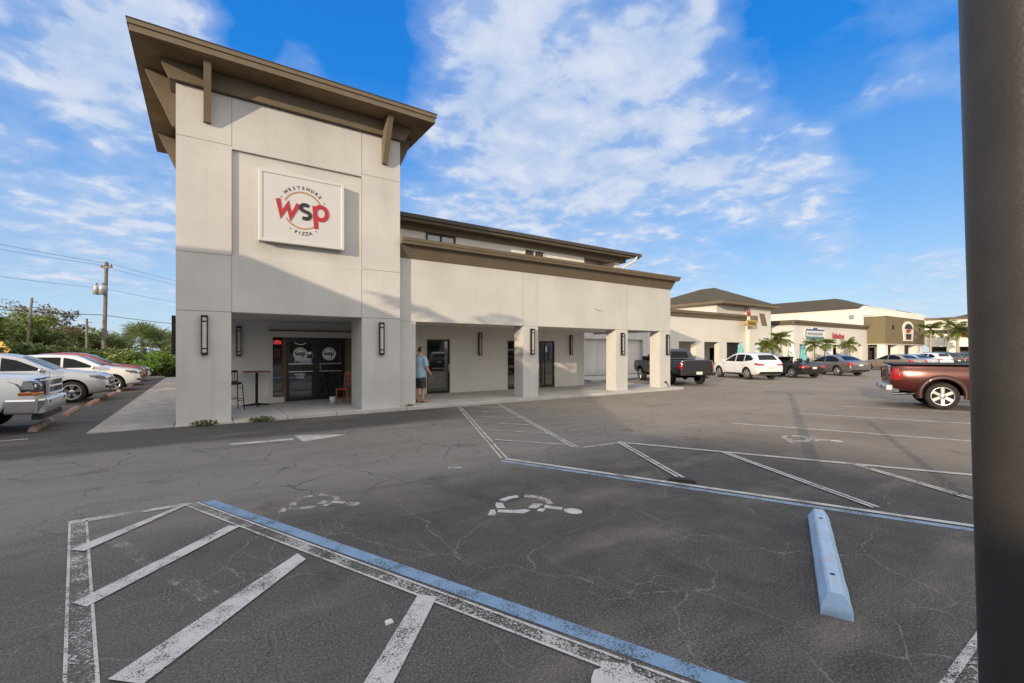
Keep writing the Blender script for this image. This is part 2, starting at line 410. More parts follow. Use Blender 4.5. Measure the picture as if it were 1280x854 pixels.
for b_ in ((600, 40, 13, .13), (720, 110, 17, .17), (600, 190, 13, .10), (830, 160, 13, .15), (960, 180, 10, .14), (700, 260, 13, .12), (1000, 268, 8, .14), (850, 330, 8, .11), (560, 260, 8, .08),
           (860, 20, 6, .10), (910, 100, 5, .06), (1165, 60, 6, .10), (1115, 115, 4, .10), (1090, 10, 4, .05), (150, 40, 10, .17), (60, 45, 9, .13), (220, 15, 5, .10), (130, 115, 6, .10), (50, 240, 10, .10), (150, 275, 10, .10), (190, 220, 6, .08), (395, 85, 4, .15), (20, 165, 3, .08),
           (1020, 70, 12, -.14), (450, 30, 9, -.14), (1110, 230, 8, -.12), (100, 165, 7, -.10), (470, 120, 4, -.08), (1000, 340, 7, -.03), (1160, 380, 7, .12), (940, 340, 6, -.04), (300, 30, 4, -.10), (10, 70, 4, -.06)):
    s = nt.math('ADD', s, bank(*b_))
veil = nt.ramp(s, .46, .72, 0., .66)
n4 = nt.noise(nt.mapping(CP, (1, 1, 1), loc=(5.3, 2.1, 0)), 7.5, 6, .55, .3)
puff = nt.math('ADD', nt.math('MULTIPLY', s, .80), nt.math('MULTIPLY', n4, .42))
crisp = nt.ramp(puff, .655, .80)
cov = nt.math('MAXIMUM', veil, crisp)
cov = nt.math('MULTIPLY', cov, nt.ramp(zz, .0, .10, .35, 1.))
hs = nt.new('ShaderNodeHueSaturation'); hs.inputs['Saturation'].default_value = 1.42; hs.inputs['Value'].default_value = 1.0; hs.inputs['Hue'].default_value = .503
nt.link(sky.outputs[0], hs.inputs['Color'])
shade_c = nt.ramp(nt.math('ADD', nt.math('MULTIPLY', n2, .45), nt.math('ADD', nt.math('MULTIPLY', n4, .45), nt.math('MULTIPLY', n3, .15))), .42, .64)
cloud = nt.mix(shade_c, (1.85, 2.5, 3.65), (3.25, 3.5, 4.05))
def gradient(stops):
    r = nt.new('ShaderNodeValToRGB'); el = r.color_ramp.elements
    el[0].position = stops[0][0]; el[0].color = (*stops[0][1], 1); el[1].position = stops[-1][0]; el[1].color = (*stops[-1][1], 1)
    for p, c in stops[1:-1]: q = el.new(p); q.color = (*c, 1)
    nt.link(zz, r.inputs[0]); return r.outputs[0]
grad = gradient([(0., (2.5, 3.25, 4.1)), (.10, (1.9, 2.8, 4.05)), (.26, (.95, 2.0, 3.9)), (.5, (.08, 1.05, 3.5)), (1., (.04, .6, 2.6))])
blue = nt.mix(.85, hs.outputs[0], grad)
skyc = nt.mix(nt.math('MULTIPLY', cov, .93), blue, cloud)
# added fill light: unseen bright overcast behind the viewer and overhead
back = nt.math('MAXIMUM', nt.ramp(sp.outputs[1], .04, -.40), nt.ramp(zz, .66, .85))
skyc = nt.mix(back, skyc, nt.mix(shade_c, (4.9, 4.75, 4.6), (6.1, 5.9, 5.7)))
nt.link(skyc, bg.inputs['Color']); bg.inputs['Strength'].default_value = .15
sc.view_settings.view_transform = 'Standard'; sc.view_settings.look = 'None'; sc.view_settings.gamma = 1
sc.view_settings.exposure = .575
sc.cycles.use_denoising = True
sc.cycles.max_bounces = 8; sc.cycles.diffuse_bounces = 6; sc.cycles.glossy_bounces = 3; sc.cycles.transparent_max_bounces = 6
sc.cycles.caustics_reflective = False; sc.cycles.caustics_refractive = False

# ------------------------------------------------------------------ ground
def sheet(name, x0, x1, y0, y1, z, m, parent=None):
    return MB().add([(x0, y0, z), (x1, y0, z), (x1, y1, z), (x0, y1, z)], [(0, 1, 2, 3)]).build(name, m, parent)
tag(sheet('ground', -900, 1200, -900, 1200, -.012, M['grass']), kind='structure')
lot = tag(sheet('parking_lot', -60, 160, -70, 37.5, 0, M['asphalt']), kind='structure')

def cut_poly(pts, step):
    bm = bmesh.new(); bm.faces.new([bm.verts.new((*p, 0)) for p in pts])
    for ax in (0, 1):
        lo = min(p[ax] for p in pts); hi = max(p[ax] for p in pts); t = lo + step
        while t < hi - 1e-4:
            co_ = Vector((0, 0, 0)); co_[ax] = t; no = Vector((0, 0, 0)); no[ax] = 1
            bmesh.ops.bisect_plane(bm, geom=bm.verts[:] + bm.edges[:] + bm.faces[:], plane_co=co_, plane_no=no); t += step
    v = [tuple(x.co) for x in bm.verts]; bm.verts.index_update(); f = [[y.index for y in x.verts] for x in bm.faces]; bm.free(); return v, f

_lay = [0]
def mark(name, polys, m, z=.004, label=None):
    """paint on the asphalt: each polygon is a list of (x, y) metres"""
    b = MB()
    for p in polys:
        b.add([(x, y, z) for x, y in p], [tuple(range(len(p)))])
    o = b.build(name, m, lot, recalc=False)
    for poly in o.data.polygons:
        if poly.normal.z < 0: poly.flip()
    if label: o['label'] = label
    return o
def strip(p, q, w, off=0.):
    """quad of width w along p-q; off shifts to the left of travel"""
    d = (Vector(q) - Vector(p)).normalized(); n = Vector((-d.y, d.x)); a = n * (off - w / 2); b = n * (off + w / 2)
    P, Q = Vector(p), Vector(q)
    return [tuple(P + a), tuple(Q + a), tuple(Q + b), tuple(P + b)]
def wline(p, q, w=.1, m='white', z=.004, label=None, name='white_line'):
    return mark(name, [strip(p, q, w)], M[m], z, label)
def double(p, q, gap, w=.04, m='white', fill='whitegrit', z=.004, label=None):
    """old wide line whose repaint left two clean edges"""
    b = [strip(p, q, w, gap / 2), strip(p, q, w, -gap / 2)]
    o = mark('white_line', b, M[m], z + .004, label)
    if fill: mark('worn_line', [strip(p, q, gap, 0)], M[fill], z)
    return o
def along(p, q, s=0., e=0.):
    d = (Vector(q) - Vector(p)).normalized(); return tuple(Vector(p) - d * s), tuple(Vector(q) + d * e)

# foreground access aisle
BL0, BL1 = (.045, 6.38), (2.715, .36)
mark('blue_line', [strip(BL0, BL1, .125)], M['bluepaint'], .004, 'blue border line across the foreground bay')
double((-.115, 6.37), (2.455, .52), .115, .022, fill='whitegrit', label='gritty white line beside the foreground blue line')
double((-1.06, 6.34), (-.42, 2.6), .125, .018, 'white', 'whitegrit', label='faded outer edge line of the near aisle')
mark('white_line', [[(-1.16, 6.42), (-.12, 6.43), (-.16, 6.33), (-1.10, 6.29)]], M['whiteworn'], .008, 'thin top line of the near aisle')
for p in ([(-.97, 5.48), (-.86, 5.37), (-.17, 6.30), (-.09, 6.37), (-.20, 6.35)], [(-.75, 4.31), (-.66, 4.19), (.30, 5.26), (.21, 5.35)],
          [(-.42, 3.20), (-.26, 3.05), (.71, 4.12), (.67, 4.28)], [(.32, 1.98), (.45, 1.88), (1.37, 2.97), (1.27, 3.07)]):
    mark('hatch_line', [p], M['white'], .013)
mark('worn_line', [[(-1.02, 6.15), (-.92, 6.19), (.10, 3.92), (-.02, 3.86)]], M['whitefaint'], .0025)
mark('paint_splash', [[(1.84, 1.83), (1.96, 1.72), (1.93, 1.68), (1.96, 1.55), (1.90, 1.50), (1.86, 1.62), (1.81, 1.60), (1.76, 1.66), (1.66, 1.72), (1.70, 1.76), (1.76, 1.80), (1.80, 1.79)]], M['white'], .017, 'white paint splash at the bottom of the foreground line')
# near right corner
wline((2.6, .70), (4.45, .70), .045, z=.008); mark('worn_line', [strip((2.6, .63), (4.45, .63), .10)], M['whitegrit'], .004)

# far access aisle and its borders
mark('blue_line', [strip((3.93, 6.13), (6.95, -.40), .10)], M['blueworn'], .004, 'pale blue border line of the far bay')
wline((4.06, 6.17), (7.05, -.30), .085, 'white', .008, 'white line beside the pale blue border')
wline((5.52, 6.14), (6.62, 6.07), .075, 'whiteworn', .004)
double((6.58, 6.09), (9.55, .58), .06, .045, 'white', 'whitefaint', .008, 'double white line closing the far aisle')
for p, q in (((6.55, 5.98), (5.42, 3.84)), ((7.42, 4.45), (6.2, 1.92)), ((8.28, 2.80), (7.58, 1.52)), ((7.60, 1.58), (7.2, .75))):
    double(p, q, .07, .04, 'white', 'whitefaint', .012)
# ladder crossing to the walkway
double((6.67, 12.80), (4.06, 6.22), .085, .035, 'white', 'whitefaint', .004, 'left rail of the painted ladder crossing')
double((8.08, 12.78), (5.6, 6.2), .085, .035, 'white', 'whitefaint', .004, 'right rail of the painted ladder crossing')
for (p, q) in (((6.80, 12.73), (7.62, 11.85)), ((6.40, 11.75), (7.20, 10.80)), ((6.02, 10.73), (6.84, 9.66)), ((5.60, 9.70), (6.46, 8.63)), ((5.20, 8.70), (6.06, 7.53)), ((4.76, 7.61), (5.62, 6.42))):
    wline(p, q, .075, 'whiteworn', .012, name='ladder_rung')
# stall lines to the right
for p, q in (((10.66, 6.15), (12.9, 1.2)), ((13.9, 6.1), (16.4, .6)), ((16.85, 6.1), (19.3, .6)), ((19.9, 6.1), (22.4, .6)), ((22.9, 6.1), (25.4, .6)), ((25.9, 6.1), (28.4, .6))):
    wline(p, q, .10, 'white')
mark('worn_line', [strip((7.56, 6.15), (8.5, 4.9), .05)], M['whitefaint'], .004)
mark('worn_line', [strip((3.04, 6.20), (3.22, 6.09), .07)], M['whiteworn'], .004)
for k in range(9):                                                # bays in front of the far shops
    x = 18.4 + 4.75 * k; wline((x, 13.2), (x + 2.4, 18.4), .1, 'whiteworn')
wline((-3.6, 12.9), (-2.9, 12.95), .1, 'white')
wline((-9, 12.75), (-3.4, 12.9), .1, 'whiteworn')
# arrow
mark('arrow_shaft', [[(.41, 10.15), (.43, 9.95), (.95, 9.90), (1.47, 9.86), (1.50, 10.05)]], M['white'], .004, 'shaft of the white arrow on the drive')
mark('arrow_head', [[(1.56, 10.39), (1.60, 9.53), (2.50, 9.88)]], M['white'], .004, 'white triangular arrow head on the drive')

# wheelchair symbols
WC = [[(2.62, 4.29), (2.69, 4.24), (2.57, 4.12), (2.51, 4.16)],
      [(2.66, 4.27), (2.84, 4.13), (2.95, 4.09), (2.97, 4.02), (2.86, 3.99), (2.63, 4.19)],
      [(3.14, 4.20), (3.22, 4.11), (3.07, 4.04), (2.99, 4.10)],
      [(3.22, 4.08), (3.33, 3.89), (3.26, 3.84), (3.15, 4.01)],
      [(3.09, 4.02), (3.15, 3.97), (3.06, 3.92), (3.02, 3.97)]]
hc = Vector((3.345, 3.745)); ax = Vector((.41, -.91)); bx = Vector((.91, .41))
WC.append([tuple(hc + ax * .105 * math.cos(t) + bx * .085 * math.sin(t)) for t in [2 * PI * k / 16 for k in range(16)]])
oc = [(2.71, 4.29), (2.74, 4.38), (2.80, 4.46), (2.87, 4.51), (2.95, 4.545), (3.06, 4.555), (3.16, 4.545), (3.24, 4.51), (3.32, 4.42), (3.365, 4.32), (3.375, 4.2), (3.33, 4.05)]
ic = [(2.79, 4.24), (2.82, 4.33), (2.86, 4.40), (2.91, 4.44), (2.97, 4.465), (3.05, 4.475), (3.12, 4.46), (3.18, 4.43), (3.25, 4.36), (3.285, 4.28), (3.29, 4.18), (3.26, 4.08)]
for i in list(range(0, 2)) + list(range(3, 6)) + list(range(7, 11)):
    WC.append([oc[i], oc[i + 1], ic[i + 1], ic[i]])
mark('wheelchair_symbol', WC, M['white'], .004, 'white wheelchair symbol in the middle bay')
def moved(polys, o, d, rot=0., sc_=1.):
    c, s_ = math.cos(rot), math.sin(rot)
    return [[(d[0] + sc_ * ((x - o[0]) * c - (y - o[1]) * s_), d[1] + sc_ * ((x - o[0]) * s_ + (y - o[1]) * c)) for x, y in p] for p in polys]
mark('wheelchair_symbol', moved(WC, (3., 4.15), (9.85, 4.22), 0, 1.05), M['white'], .004, 'sunlit wheelchair symbol in the far bay')
mark('wheelchair_symbol', moved(WC, (3., 4.15), (1.06, 5.6), .25, .82), M['whiteworn'], .004, 'worn away wheelchair symbol in the near bay')

# walkways
wk = MB()
xs = [-.56, .6, 1.8, 3.0, 5.0, 7.5, 10., 12.5, 15., 18.35]
zt = lambda x: .03 + .07 * min(1, max(0, (x + .5) / 3.2))
for i in range(len(xs) - 1):
    a, b = xs[i], xs[i + 1]
    yf = 13.02 if a < 0 else 12.93
    wk.hexa([(a + .006, yf, -.02), (b - .006, 12.93, -.02), (b - .006, 16.9, -.02), (a + .006, 16.9, -.02), (a + .006, yf, zt(a)), (b - .006, 12.93, zt(b)), (b - .006, 16.9, zt(b)), (a + .006, 16.9, zt(a))])
tag(wk.build('walkway', M['concrete'], bevel=.012), kind='structure')
sw = MB(); yy = 13.02
while yy < 38:
    sw.box(-2.05, -.57, yy + .006, min(yy + 1.85, 38) - .006, -.02, .022); yy += 1.85
tag(sw.build('sidewalk', M['concrete_old']), kind='structure')
tag(sheet('planting_bed', -40, 14, 37.5, 60, -.006, M['mulch']), kind='structure')
kb = MB(); kb.box(-40, -2.1, 37.4, 37.6, -.02, .13); kb.box(-.5, 14, 37.4, 37.6, -.02, .13)
tag(kb.build('kerb', M['concrete_old'], bevel=.02), kind='structure')
tag(MB().box(18.36, 60, 19.0, 23.6, -.02, .10).build('shop_walkway', M['concrete'], bevel=.015), kind='structure')
tag(MB().box(60.01, 99.5, 19.0, 26, -.02, .10).build('shop_walkway', M['concrete'], bevel=.015), kind='structure')
# ------------------------------------------------------------------ corner shop building
S3 = [M['stucco'], M['joint'], M['trim'], M['soffit'], M['trim_dark']]
shop = thing('shop_building', 'pale grey stucco corner building with a square tower, deep brown eaves and an arcade', 'building', (2.2, 13.1, 0))
def part(mb, name, mats, label=None, parent=shop, bevel=0., sub=None):
    o = mb.build(name, mats, None, bevel=bevel)
    p = sub or parent
    o.parent = p
    off = p.matrix_world.translation if False else Vector(p.location) if p.parent is None else Vector(p.parent.location)
    # geometry is in world metres: undo the parent's offset
    for v in o.data.vertices: v.co -= off
    if label: o['label'] = label
    return o
TX0, TX1, TY = -.53, 4.85, 13.10
b = MB()
# piers of the tower
pl = MB().box(TX0, .565, TY, 14.2, -.02, 2.716); part(pl, 'pier', S3)
pr = MB().box(3.73, TX1, TY, 14.2, -.02, 2.716); part(pr, 'pier', S3)
# body above: frame round a recessed panel
b.box(TX0, .575, TY, 18.6, 2.72, 7.98)
b.box(3.72, TX1, TY, 18.6, 2.72, 7.98)
b.box(.576, 3.719, TY, 18.6, 6.72, 7.98)
b.box(.576, 3.719, TY, 18.6, 2.72, 4.10)
b.box(.576, 3.719, TY + .07, 18.6, 4.101, 6.719)
e = .002
for z in (6.79, 4.095):                                          # control joints
    b.box(TX0 - e, .575, TY - e, TY + .02, z - .008, z + .008, 1); b.box(3.72, TX1 + e, TY - e, TY + .02, z - .008, z + .008, 1)
b.box(TX0 - e, TX1 + e, TY - e, TY + .02, 2.705, 2.722, 1)
for x in (.575, 3.72):
    for z0, z1 in ((2.73, 4.085), (4.105, 6.70), (6.80, 7.97)):
        b.box(x - .007, x + .007, TY - e, TY + .02, z0, z1, 1)
part(b, 'tower_wall', S3)
# porch interior
b = MB()
b.box(TX0 + .02, 1.78, 16.7, 18.5, 0, 2.72); b.box(1.78, 4.85, 16.75, 18.5, 2.42, 2.72)
b.box(4.55, 4.845, 14.21, 16.74, 0, 2.715)
part(b, 'porch_wall', M['stucco_inner_lit'])
part(MB().box(TX0 + .01, 4.84, 14.2, 16.74, 2.724, 2.735), 'porch_ceiling', M['stucco_white'])
# roof slab of the tower
ex0, ex1, ey0, ey1 = -1.29, 5.63, 12.31, 19.3
b = MB(); b.box(ex0, ex1, ey0, ey1, 8.44, 8.58, 0); b.box(ex0 - .03, ex1 + .03, ey0 - .03, ey1, 8.582, 8.68, 0)
b.box(ex0 - .045, ex1 + .045, ey0 - .045, ey1, 8.682, 8.70, 2)
b.box(ex0 + .03, ex1 - .03, ey0 + .03, ey1 - .03, 8.425, 8.438, 1)
# low hip behind the edge
b.add([(ex0, ey0, 8.701), (ex1, ey0, 8.701), (ex1, ey1, 8.701), (ex0, ey1, 8.701), (2.17, 15.8, 9.2)], [(0, 1, 4), (1, 2, 4), (2, 3, 4), (3, 0, 4)], 2)
part(b, 'roof', [M['trim'], M['soffit'], M['trim_dark']])
b = MB(); b.prism([(TX0 - .30, 8.42), (TX0 - .12, 8.0), (TX1 + .12, 8.0), (TX1 + .30, 8.42)], TY - .12, TY - .001, 'y')
b.box(TX0 - .12, TX0, TY, 18.6, 8.0, 8.42); b.box(TX1, TX1 + .12, TY, 18.6, 8.0, 8.42); b.box(TX0, TX1, TY, 18.6, 7.99, 8.42)
part(b, 'frieze', M['trim'])
def bracket_front(x): return MB().prism([(TY, 7.20), (TY - .10, 7.20), (TY - .62, 8.42), (TY, 8.42)], x - .075, x + .075, 'x')
def bracket_side(y, x, s): return MB().prism([(x, 7.20), (x + .09 * s, 7.20), (x + .62 * s, 8.42), (x, 8.42)], y - .075, y + .075, 'y')
for x in (.075, 4.37): part(bracket_front(x), 'bracket', M['trim'])
for y in (13.75, 17.6):
    part(bracket_side(y, TX0, -1), 'bracket', M['trim']); part(bracket_side(y, TX1, 1), 'bracket', M['trim'])
# entrance
b = MB()
b.box(1.78, 1.87, 16.66, 16.78, .25, 2.42); b.box(1.87, 4.54, 16.66, 16.78, 2.22, 2.42); b.box(1.76, 4.54, 16.63, 16.80, 2.421, 2.45, 1)
b.box(1.68, 2.20, 16.58, 16.80, .06, .25)
part(b, 'door_surround', [M['stucco2'], M['trim_dark']])
sl = part(MB().box(1.875, 2.15, 16.72, 16.735, .26, 2.21), 'side_window', M['glass_dark'])
part(MB().box(2.16, 2.26, 16.66, 16.78, .1, 2.21), 'post', M['soffit'])
part(MB().box(4.16, 4.54, 16.70, 16.78, .1, 2.21), 'side_panel', M['olive'])
b = MB(); b.box(2.265, 2.31, 16.68, 16.76, .09, 2.21); b.box(3.125, 3.27, 16.68, 16.76, .09, 2.21); b.box(4.07, 4.155, 16.68, 16.76, .09, 2.21)
b.box(2.311, 3.124, 16.68, 16.76, 2.12, 2.21); b.box(3.271, 4.069, 16.68, 16.76, 2.12, 2.21); b.box(2.31, 4.07, 16.66, 16.78, .07, .105)
part(b, 'door_frame', M['frame_black'])
def entrance_leaf(x0, x1):
    b = MB(); b.box(x0, x0 + .06, 16.70, 16.75, .11, 2.115); b.box(x1 - .06, x1, 16.70, 16.75, .11, 2.115)
    b.box(x0 + .061, x1 - .061, 16.70, 16.75, .11, .22); b.box(x0 + .061, x1 - .061, 16.695, 16.752, 1.09, 1.31); b.box(x0 + .061, x1 - .061, 16.70, 16.75, 2.06, 2.115)
    b.box(x0 + .03, x1 - .03, 16.675, 16.694, 1.315, 1.345, 1); b.box(x0 + .03, x1 - .03, 16.675, 16.694, 1.055, 1.085, 1)
    d = part(b, 'door', [M['frame_black'], M['alu']])
    part(MB().box(x0 + .062, x1 - .062, 16.722, 16.734, .221, 1.089).box(x0 + .062, x1 - .062, 16.722, 16.734, 1.346, 2.059), 'glass', M['glass_dark'], sub=d)
    return d
d1 = entrance_leaf(2.312, 3.123); d2 = entrance_leaf(3.272, 4.068)
part(MB().tube([(3.08, 16.69, 1.5), (3.08, 16.63, 1.5), (3.08, 16.63, 1.75), (3.08, 16.69, 1.75)], .012), 'handle', M['alu'], sub=d1)
part(MB().tube([(3.32, 16.69, 1.06), (3.32, 16.63, 1.06), (3.32, 16.63, 1.3), (3.32, 16.69, 1.3)], .012), 'handle', M['alu'], sub=d2)
M['decal_white'] = mat('decal_white', (.86, .86, .84), .6); M['decal_black'] = mat('decal_black', (.02, .02, .02), .6)
def ring_text(mb, txt, cx, y, cz, rad, size, a0, a1, mi, flip=False, off=.0, ex=.001):
    n = len(txt)
    for i, chh in enumerate(txt):
        if chh == ' ': continue
        a = a0 + (a1 - a0) * i / max(1, n - 1)
        rot = (a + PI / 2) if flip else (a - PI / 2)
        r = rad
        mb_from_mesh(mb, text_mesh(chh, size, ex, off), T_wall(cx + r * math.cos(a), y, cz + r * math.sin(a), rot), mi)
def door_decal(cx, cz, r, d):
    b = MB(); n = 40
    v = [(cx + r * math.cos(2 * PI * k / n), 16.7215, cz + r * math.sin(2 * PI * k / n)) for k in range(n)]
    b.add(v, [tuple(range(n))], 0)
    # thin inner ring
    for rr, ww in ((.93, .02),):
        a_ = [(cx + r * rr * math.cos(2 * PI * k / n), 16.7205, cz + r * rr * math.sin(2 * PI * k / n)) for k in range(n)]
        c_ = [(cx + r * (rr - ww) * math.cos(2 * PI * k / n), 16.7205, cz + r * (rr - ww) * math.sin(2 * PI * k / n)) for k in range(n)]
        b.add(a_ + c_, [(k, (k + 1) % n, n + (k + 1) % n, n + k) for k in range(n)], 1)
    ring_text(b, 'WESTSHORE', cx, 16.720, cz, r * .66, r * .23, PI * .85, PI * .15, 1, off=.002)
    ring_text(b, 'PIZZA', cx, 16.720, cz, r * .80, r * .22, PI * 1.34, PI * 1.66, 1, flip=True, off=.002)
    mb_from_mesh(b, text_mesh('wsp', r * .92, .001, .008), T_wall(cx - .005, 16.7195, cz - r * .22), 1)
    part(b, 'door_decal', [M['decal_white'], M['decal_black']], sub=d)
door_decal(2.71, 1.66, .225, d1); door_decal(3.63, 1.66, .225, d2)
b = MB()                                                          # arc of a second emblem at the door head and the small notice below
n = 20; r0, r1 = .235, .195
v = [(2.71 + r0 * math.cos(PI + PI * k / n), 16.7205, 2.14 + r0 * .75 * math.sin(PI + PI * k / n)) for k in range(n + 1)]
u = [(2.71 + r1 * math.cos(PI + PI * k / n), 16.7205, 2.14 + r1 * .75 * math.sin(PI + PI * k / n)) for k in range(n + 1)]
keep = [i for i in range(n) if v[i][2] < 2.057 and v[i + 1][2] < 2.057]
b.add(v + u, [(i, i + 1, n + 2 + i, n + 1 + i) for i in keep])
random.seed(3)
for row, (z, w_, h_) in enumerate(((1.00, .20, .022), (.955, .36, .035), (.905, .22, .025), (.862, .28, .022), (.825, .26, .016))):
    x = 2.70 - w_ / 2
    while x < 2.70 + w_ / 2:
        ww = rnd(.012, .03); b.box(x, x + ww, 16.7195, 16.721, z, z + h_ * rnd(.7, 1)); x += ww + .008
part(b, 'notice', M['decal_white'], 'white lettering low on the left door', sub=d1)
M['neon'] = mat('neon_red', (.5, .02, .03), .4, emit=(1., .08, .10), estr=.75)
M['dimred'] = mat('poster_red', (.12, .01, .015), .6)
b = MB(); mb_from_mesh(b, text_mesh('OPEN', .135, .003, -.001), T_wall(2.012, 16.712, 1.975) , 0)
for v_i in range(len(b.v)): b.v[v_i] = (2.012 + (b.v[v_i][0] - 2.012) * .66, b.v[v_i][1], 1.95 + (b.v[v_i][2] - 1.95) * 1.35)
o = b.build('open_sign', M['neon']); tag(o, 'small red glowing OPEN sign in the narrow window beside the shop doors', 'sign')
part(MB().box(1.93, 2.09, 16.712, 16.716, 1.55, 1.85), 'poster', M['dimred'], sub=sl)

# main wing
MX0, MX1, MY = 4.85, 17.85, 13.30
b = MB(); b.box(MX0 + .001, MX1, MY, 13.86, 2.67, 4.62)
b.box(MX0 + .001, 5.42, MY, 13.86, 0, 2.669)
b.box(MX1 - .3, MX1, 13.861, 18.0, 2.67, 4.62)
for x in (9.49, 14.93): b.box(x - .005, x + .005, MY - e, MY + .02, 2.68, 4.60, 1)
b.box(MX0 + .001, MX1 + e, MY - e, MY + .02, 2.662, 2.674, 1)
part(b, 'facade', S3)
for x0, x1 in ((9.50, 10.17), (14.27, 14.97), (17.10, 17.845)):
    part(MB().box(x0, x1, MY + .001, 13.86, .02, 2.668), 'pier', S3)
b = MB()                                                          # back wall of the arcade with three openings
YB = 16.45
for x0, x1 in ((4.856, 7.10), (8.21, 10.86), (11.96, 12.57), (13.61, 15.42)): b.box(x0, x1, YB, YB + .25, .0, 2.75)
for x0, x1 in ((7.10, 8.21), (10.86, 11.96), (12.57, 13.61)): b.box(x0 + .001, x1 - .001, YB + .002, YB + .25, 2.26, 2.75)
b.box(15.17, 15.42, YB + .251, 22.0, 0, 4.6)
part(b, 'back_wall', M['stucco_inner_lit'])
part(MB().box(MX0 + .001, MX1 - .31, 13.861, YB - .001, 2.752, 2.77).box(15.43, MX1 - .31, YB, 18.0, 2.752, 2.77), 'arcade_ceiling', M['stucco_white'])
part(MB().box(MX0 + .001, MX1 - .01, 13.861, 18., 4.605, 4.62), 'flat_roof', M['concrete'])
def arcade_door(x0, x1, mull=None):
    b = MB(); b.box(x0 - .06, x0, YB - .012, YB + .1, .07, 2.22); b.box(x1, x1 + .06, YB - .012, YB + .1, .07, 2.22); b.box(x0 - .06, x1 + .06, YB - .012, YB + .1, 2.221, 2.265)
    f = part(b, 'door_surround', M['stucco2'])
    b = MB(); b.box(x0 + .002, x0 + .05, YB + .04, YB + .1, .08, 2.215); b.box(x1 - .05, x1 - .002, YB + .04, YB + .1, .08, 2.215)
    b.box(x0 + .051, x1 - .051, YB + .04, YB + .1, .08, .2); b.box(x0 + .051, x1 - .051, YB + .04, YB + .1, 2.15, 2.215)
    if mull: b.box(mull - .02, mull + .02, YB + .04, YB + .1, .201, 2.149)
    d = part(b, 'door', M['frame_black'])
    if mull:
        part(MB().box(x0 + .05, mull - .021, YB + .07, YB + .08, .2, 2.15).box(mull + .021, x1 - .05, YB + .07, YB + .08, .2, 2.15), 'glass', M['glass_dark'], sub=d)
    else:
        part(MB().box(x0 + .05, x1 - .05, YB + .07, YB + .08, .2, 2.15), 'glass', M['glass_dark'], sub=d)
        part(MB().box(x1 - .045, x1 - .01, YB + .01, YB + .04, .95, 1.25), 'handle', M['alu'], sub=d)
arcade_door(7.16, 8.15); arcade_door(10.92, 11.90); arcade_door(12.63, 13.55, 13.02)
# cornice: stepped crown with a sloping cove, mitred right end
prof = [(MY + .02, 4.60), (MY - .03, 4.60), (MY - .20, 4.93), (MY - .20, 4.96), (MY - .36, 4.96), (MY - .38, 5.04), (MY - .40, 5.045), (MY - .42, 5.14), (MY + .02, 5.14)]
def mitre(mb, prof, x0, x1, y_side, mi=0):
    """front run along X then a return along +Y at the right end (and a plain left end)"""
    n = len(prof)
    ring = lambda f: [f(p) for p in prof]
    A = ring(lambda p: (x0, p[0], p[1])); B = ring(lambda p: (x1 + (MY - p[0]) * .5, p[0], p[1])); C = ring(lambda p: (x1 + (MY - p[0]) * .5, y_side, p[1]))
    f = []
    for k in (0, 1):
        f += [(k * n + i, k * n + (i + 1) % n, (k + 1) * n + (i + 1) % n, (k + 1) * n + i) for i in range(n)]
    f += [tuple(range(n)), tuple(range(3 * n - 1, 2 * n - 1, -1))]
    mb.add(A + B + C, f, mi)
b = MB(); mitre(b, prof, 4.853, MX1, 18.0); part(b, 'cornice', M['trim'])
# upper storey
b = MB(); b.box(4.852, 14.90, 15.90, 22, 4.62, 6.46); b.box(14.90, 17.3, 17.4, 22, 4.62, 6.46); b.box(17.0, 17.3, 15.9, 17.39, 4.62, 6.2)
part(b, 'upper_wall', M['stucco_white'])
b = MB(); b.box(4.855, 17.62, 15.76, 15.899, 6.20, 6.45); b.box(14.91, 17.62, 15.9, 16.1, 6.20, 6.45)
part(b, 'frieze', M['trim'])
b = MB(); b.box(4.856, 17.98, 15.30, 22.5, 6.451, 6.475, 1); b.box(4.855, 18.0, 15.22, 15.30, 6.36, 6.56, 0); b.box(4.854, 18.06, 15.12, 15.219, 6.44, 6.575, 2)
b.add([(4.855, 15.13, 6.576), (18.05, 15.13, 6.576), (18.05, 22.6, 6.576), (4.855, 22.6, 6.576), (5.5, 18.8, 7.25), (14.5, 18.8, 7.25)], [(0, 1, 5, 4), (1, 2, 5), (2, 3, 4, 5), (3, 0, 4)], 3)
part(b, 'roof', [M['trim'], M['soffit'], M['trim_dark'], M['shingle']])
part(MB().tube([(17.75, 15.17, 6.45), (17.72, 15.25, 6.25), (17.45, 15.75, 5.98), (17.40, 15.85, 5.8), (17.40, 15.86, 4.7)], .055), 'downspout', M['stucco2'])
for x0, x1 in ((6.95, 8.05), (11.45, 12.45)):
    f = part(MB().box(x0 - .06, x1 + .06, 15.86, 15.905, 6.13, 6.19).box(x0 - .06, x0, 15.86, 15.905, 5.40, 6.129).box(x1, x1 + .06, 15.86, 15.905, 5.40, 6.129).box((x0 + x1) / 2 - .03, (x0 + x1) / 2 + .03, 15.865, 15.905, 5.40, 6.129).box(x0 - .06, x1 + .06, 15.86, 15.905, 5.33, 5.399), 'window', M['stucco2'] if x0 > 9 else M['trim_dark'])
    part(MB().box(x0, x1, 15.895, 15.899, 5.40, 6.13), 'pane', M['glass_dark'] if x0 < 9 else M['trim_dark'], sub=f)
# the mass behind
part(MB().box(-.5, 15.1, 18.7, 34, 0, 4.9).box(-.5, 15.1, 16.81, 18.69, 0, 2.7), 'rear_wall', M['stucco'])
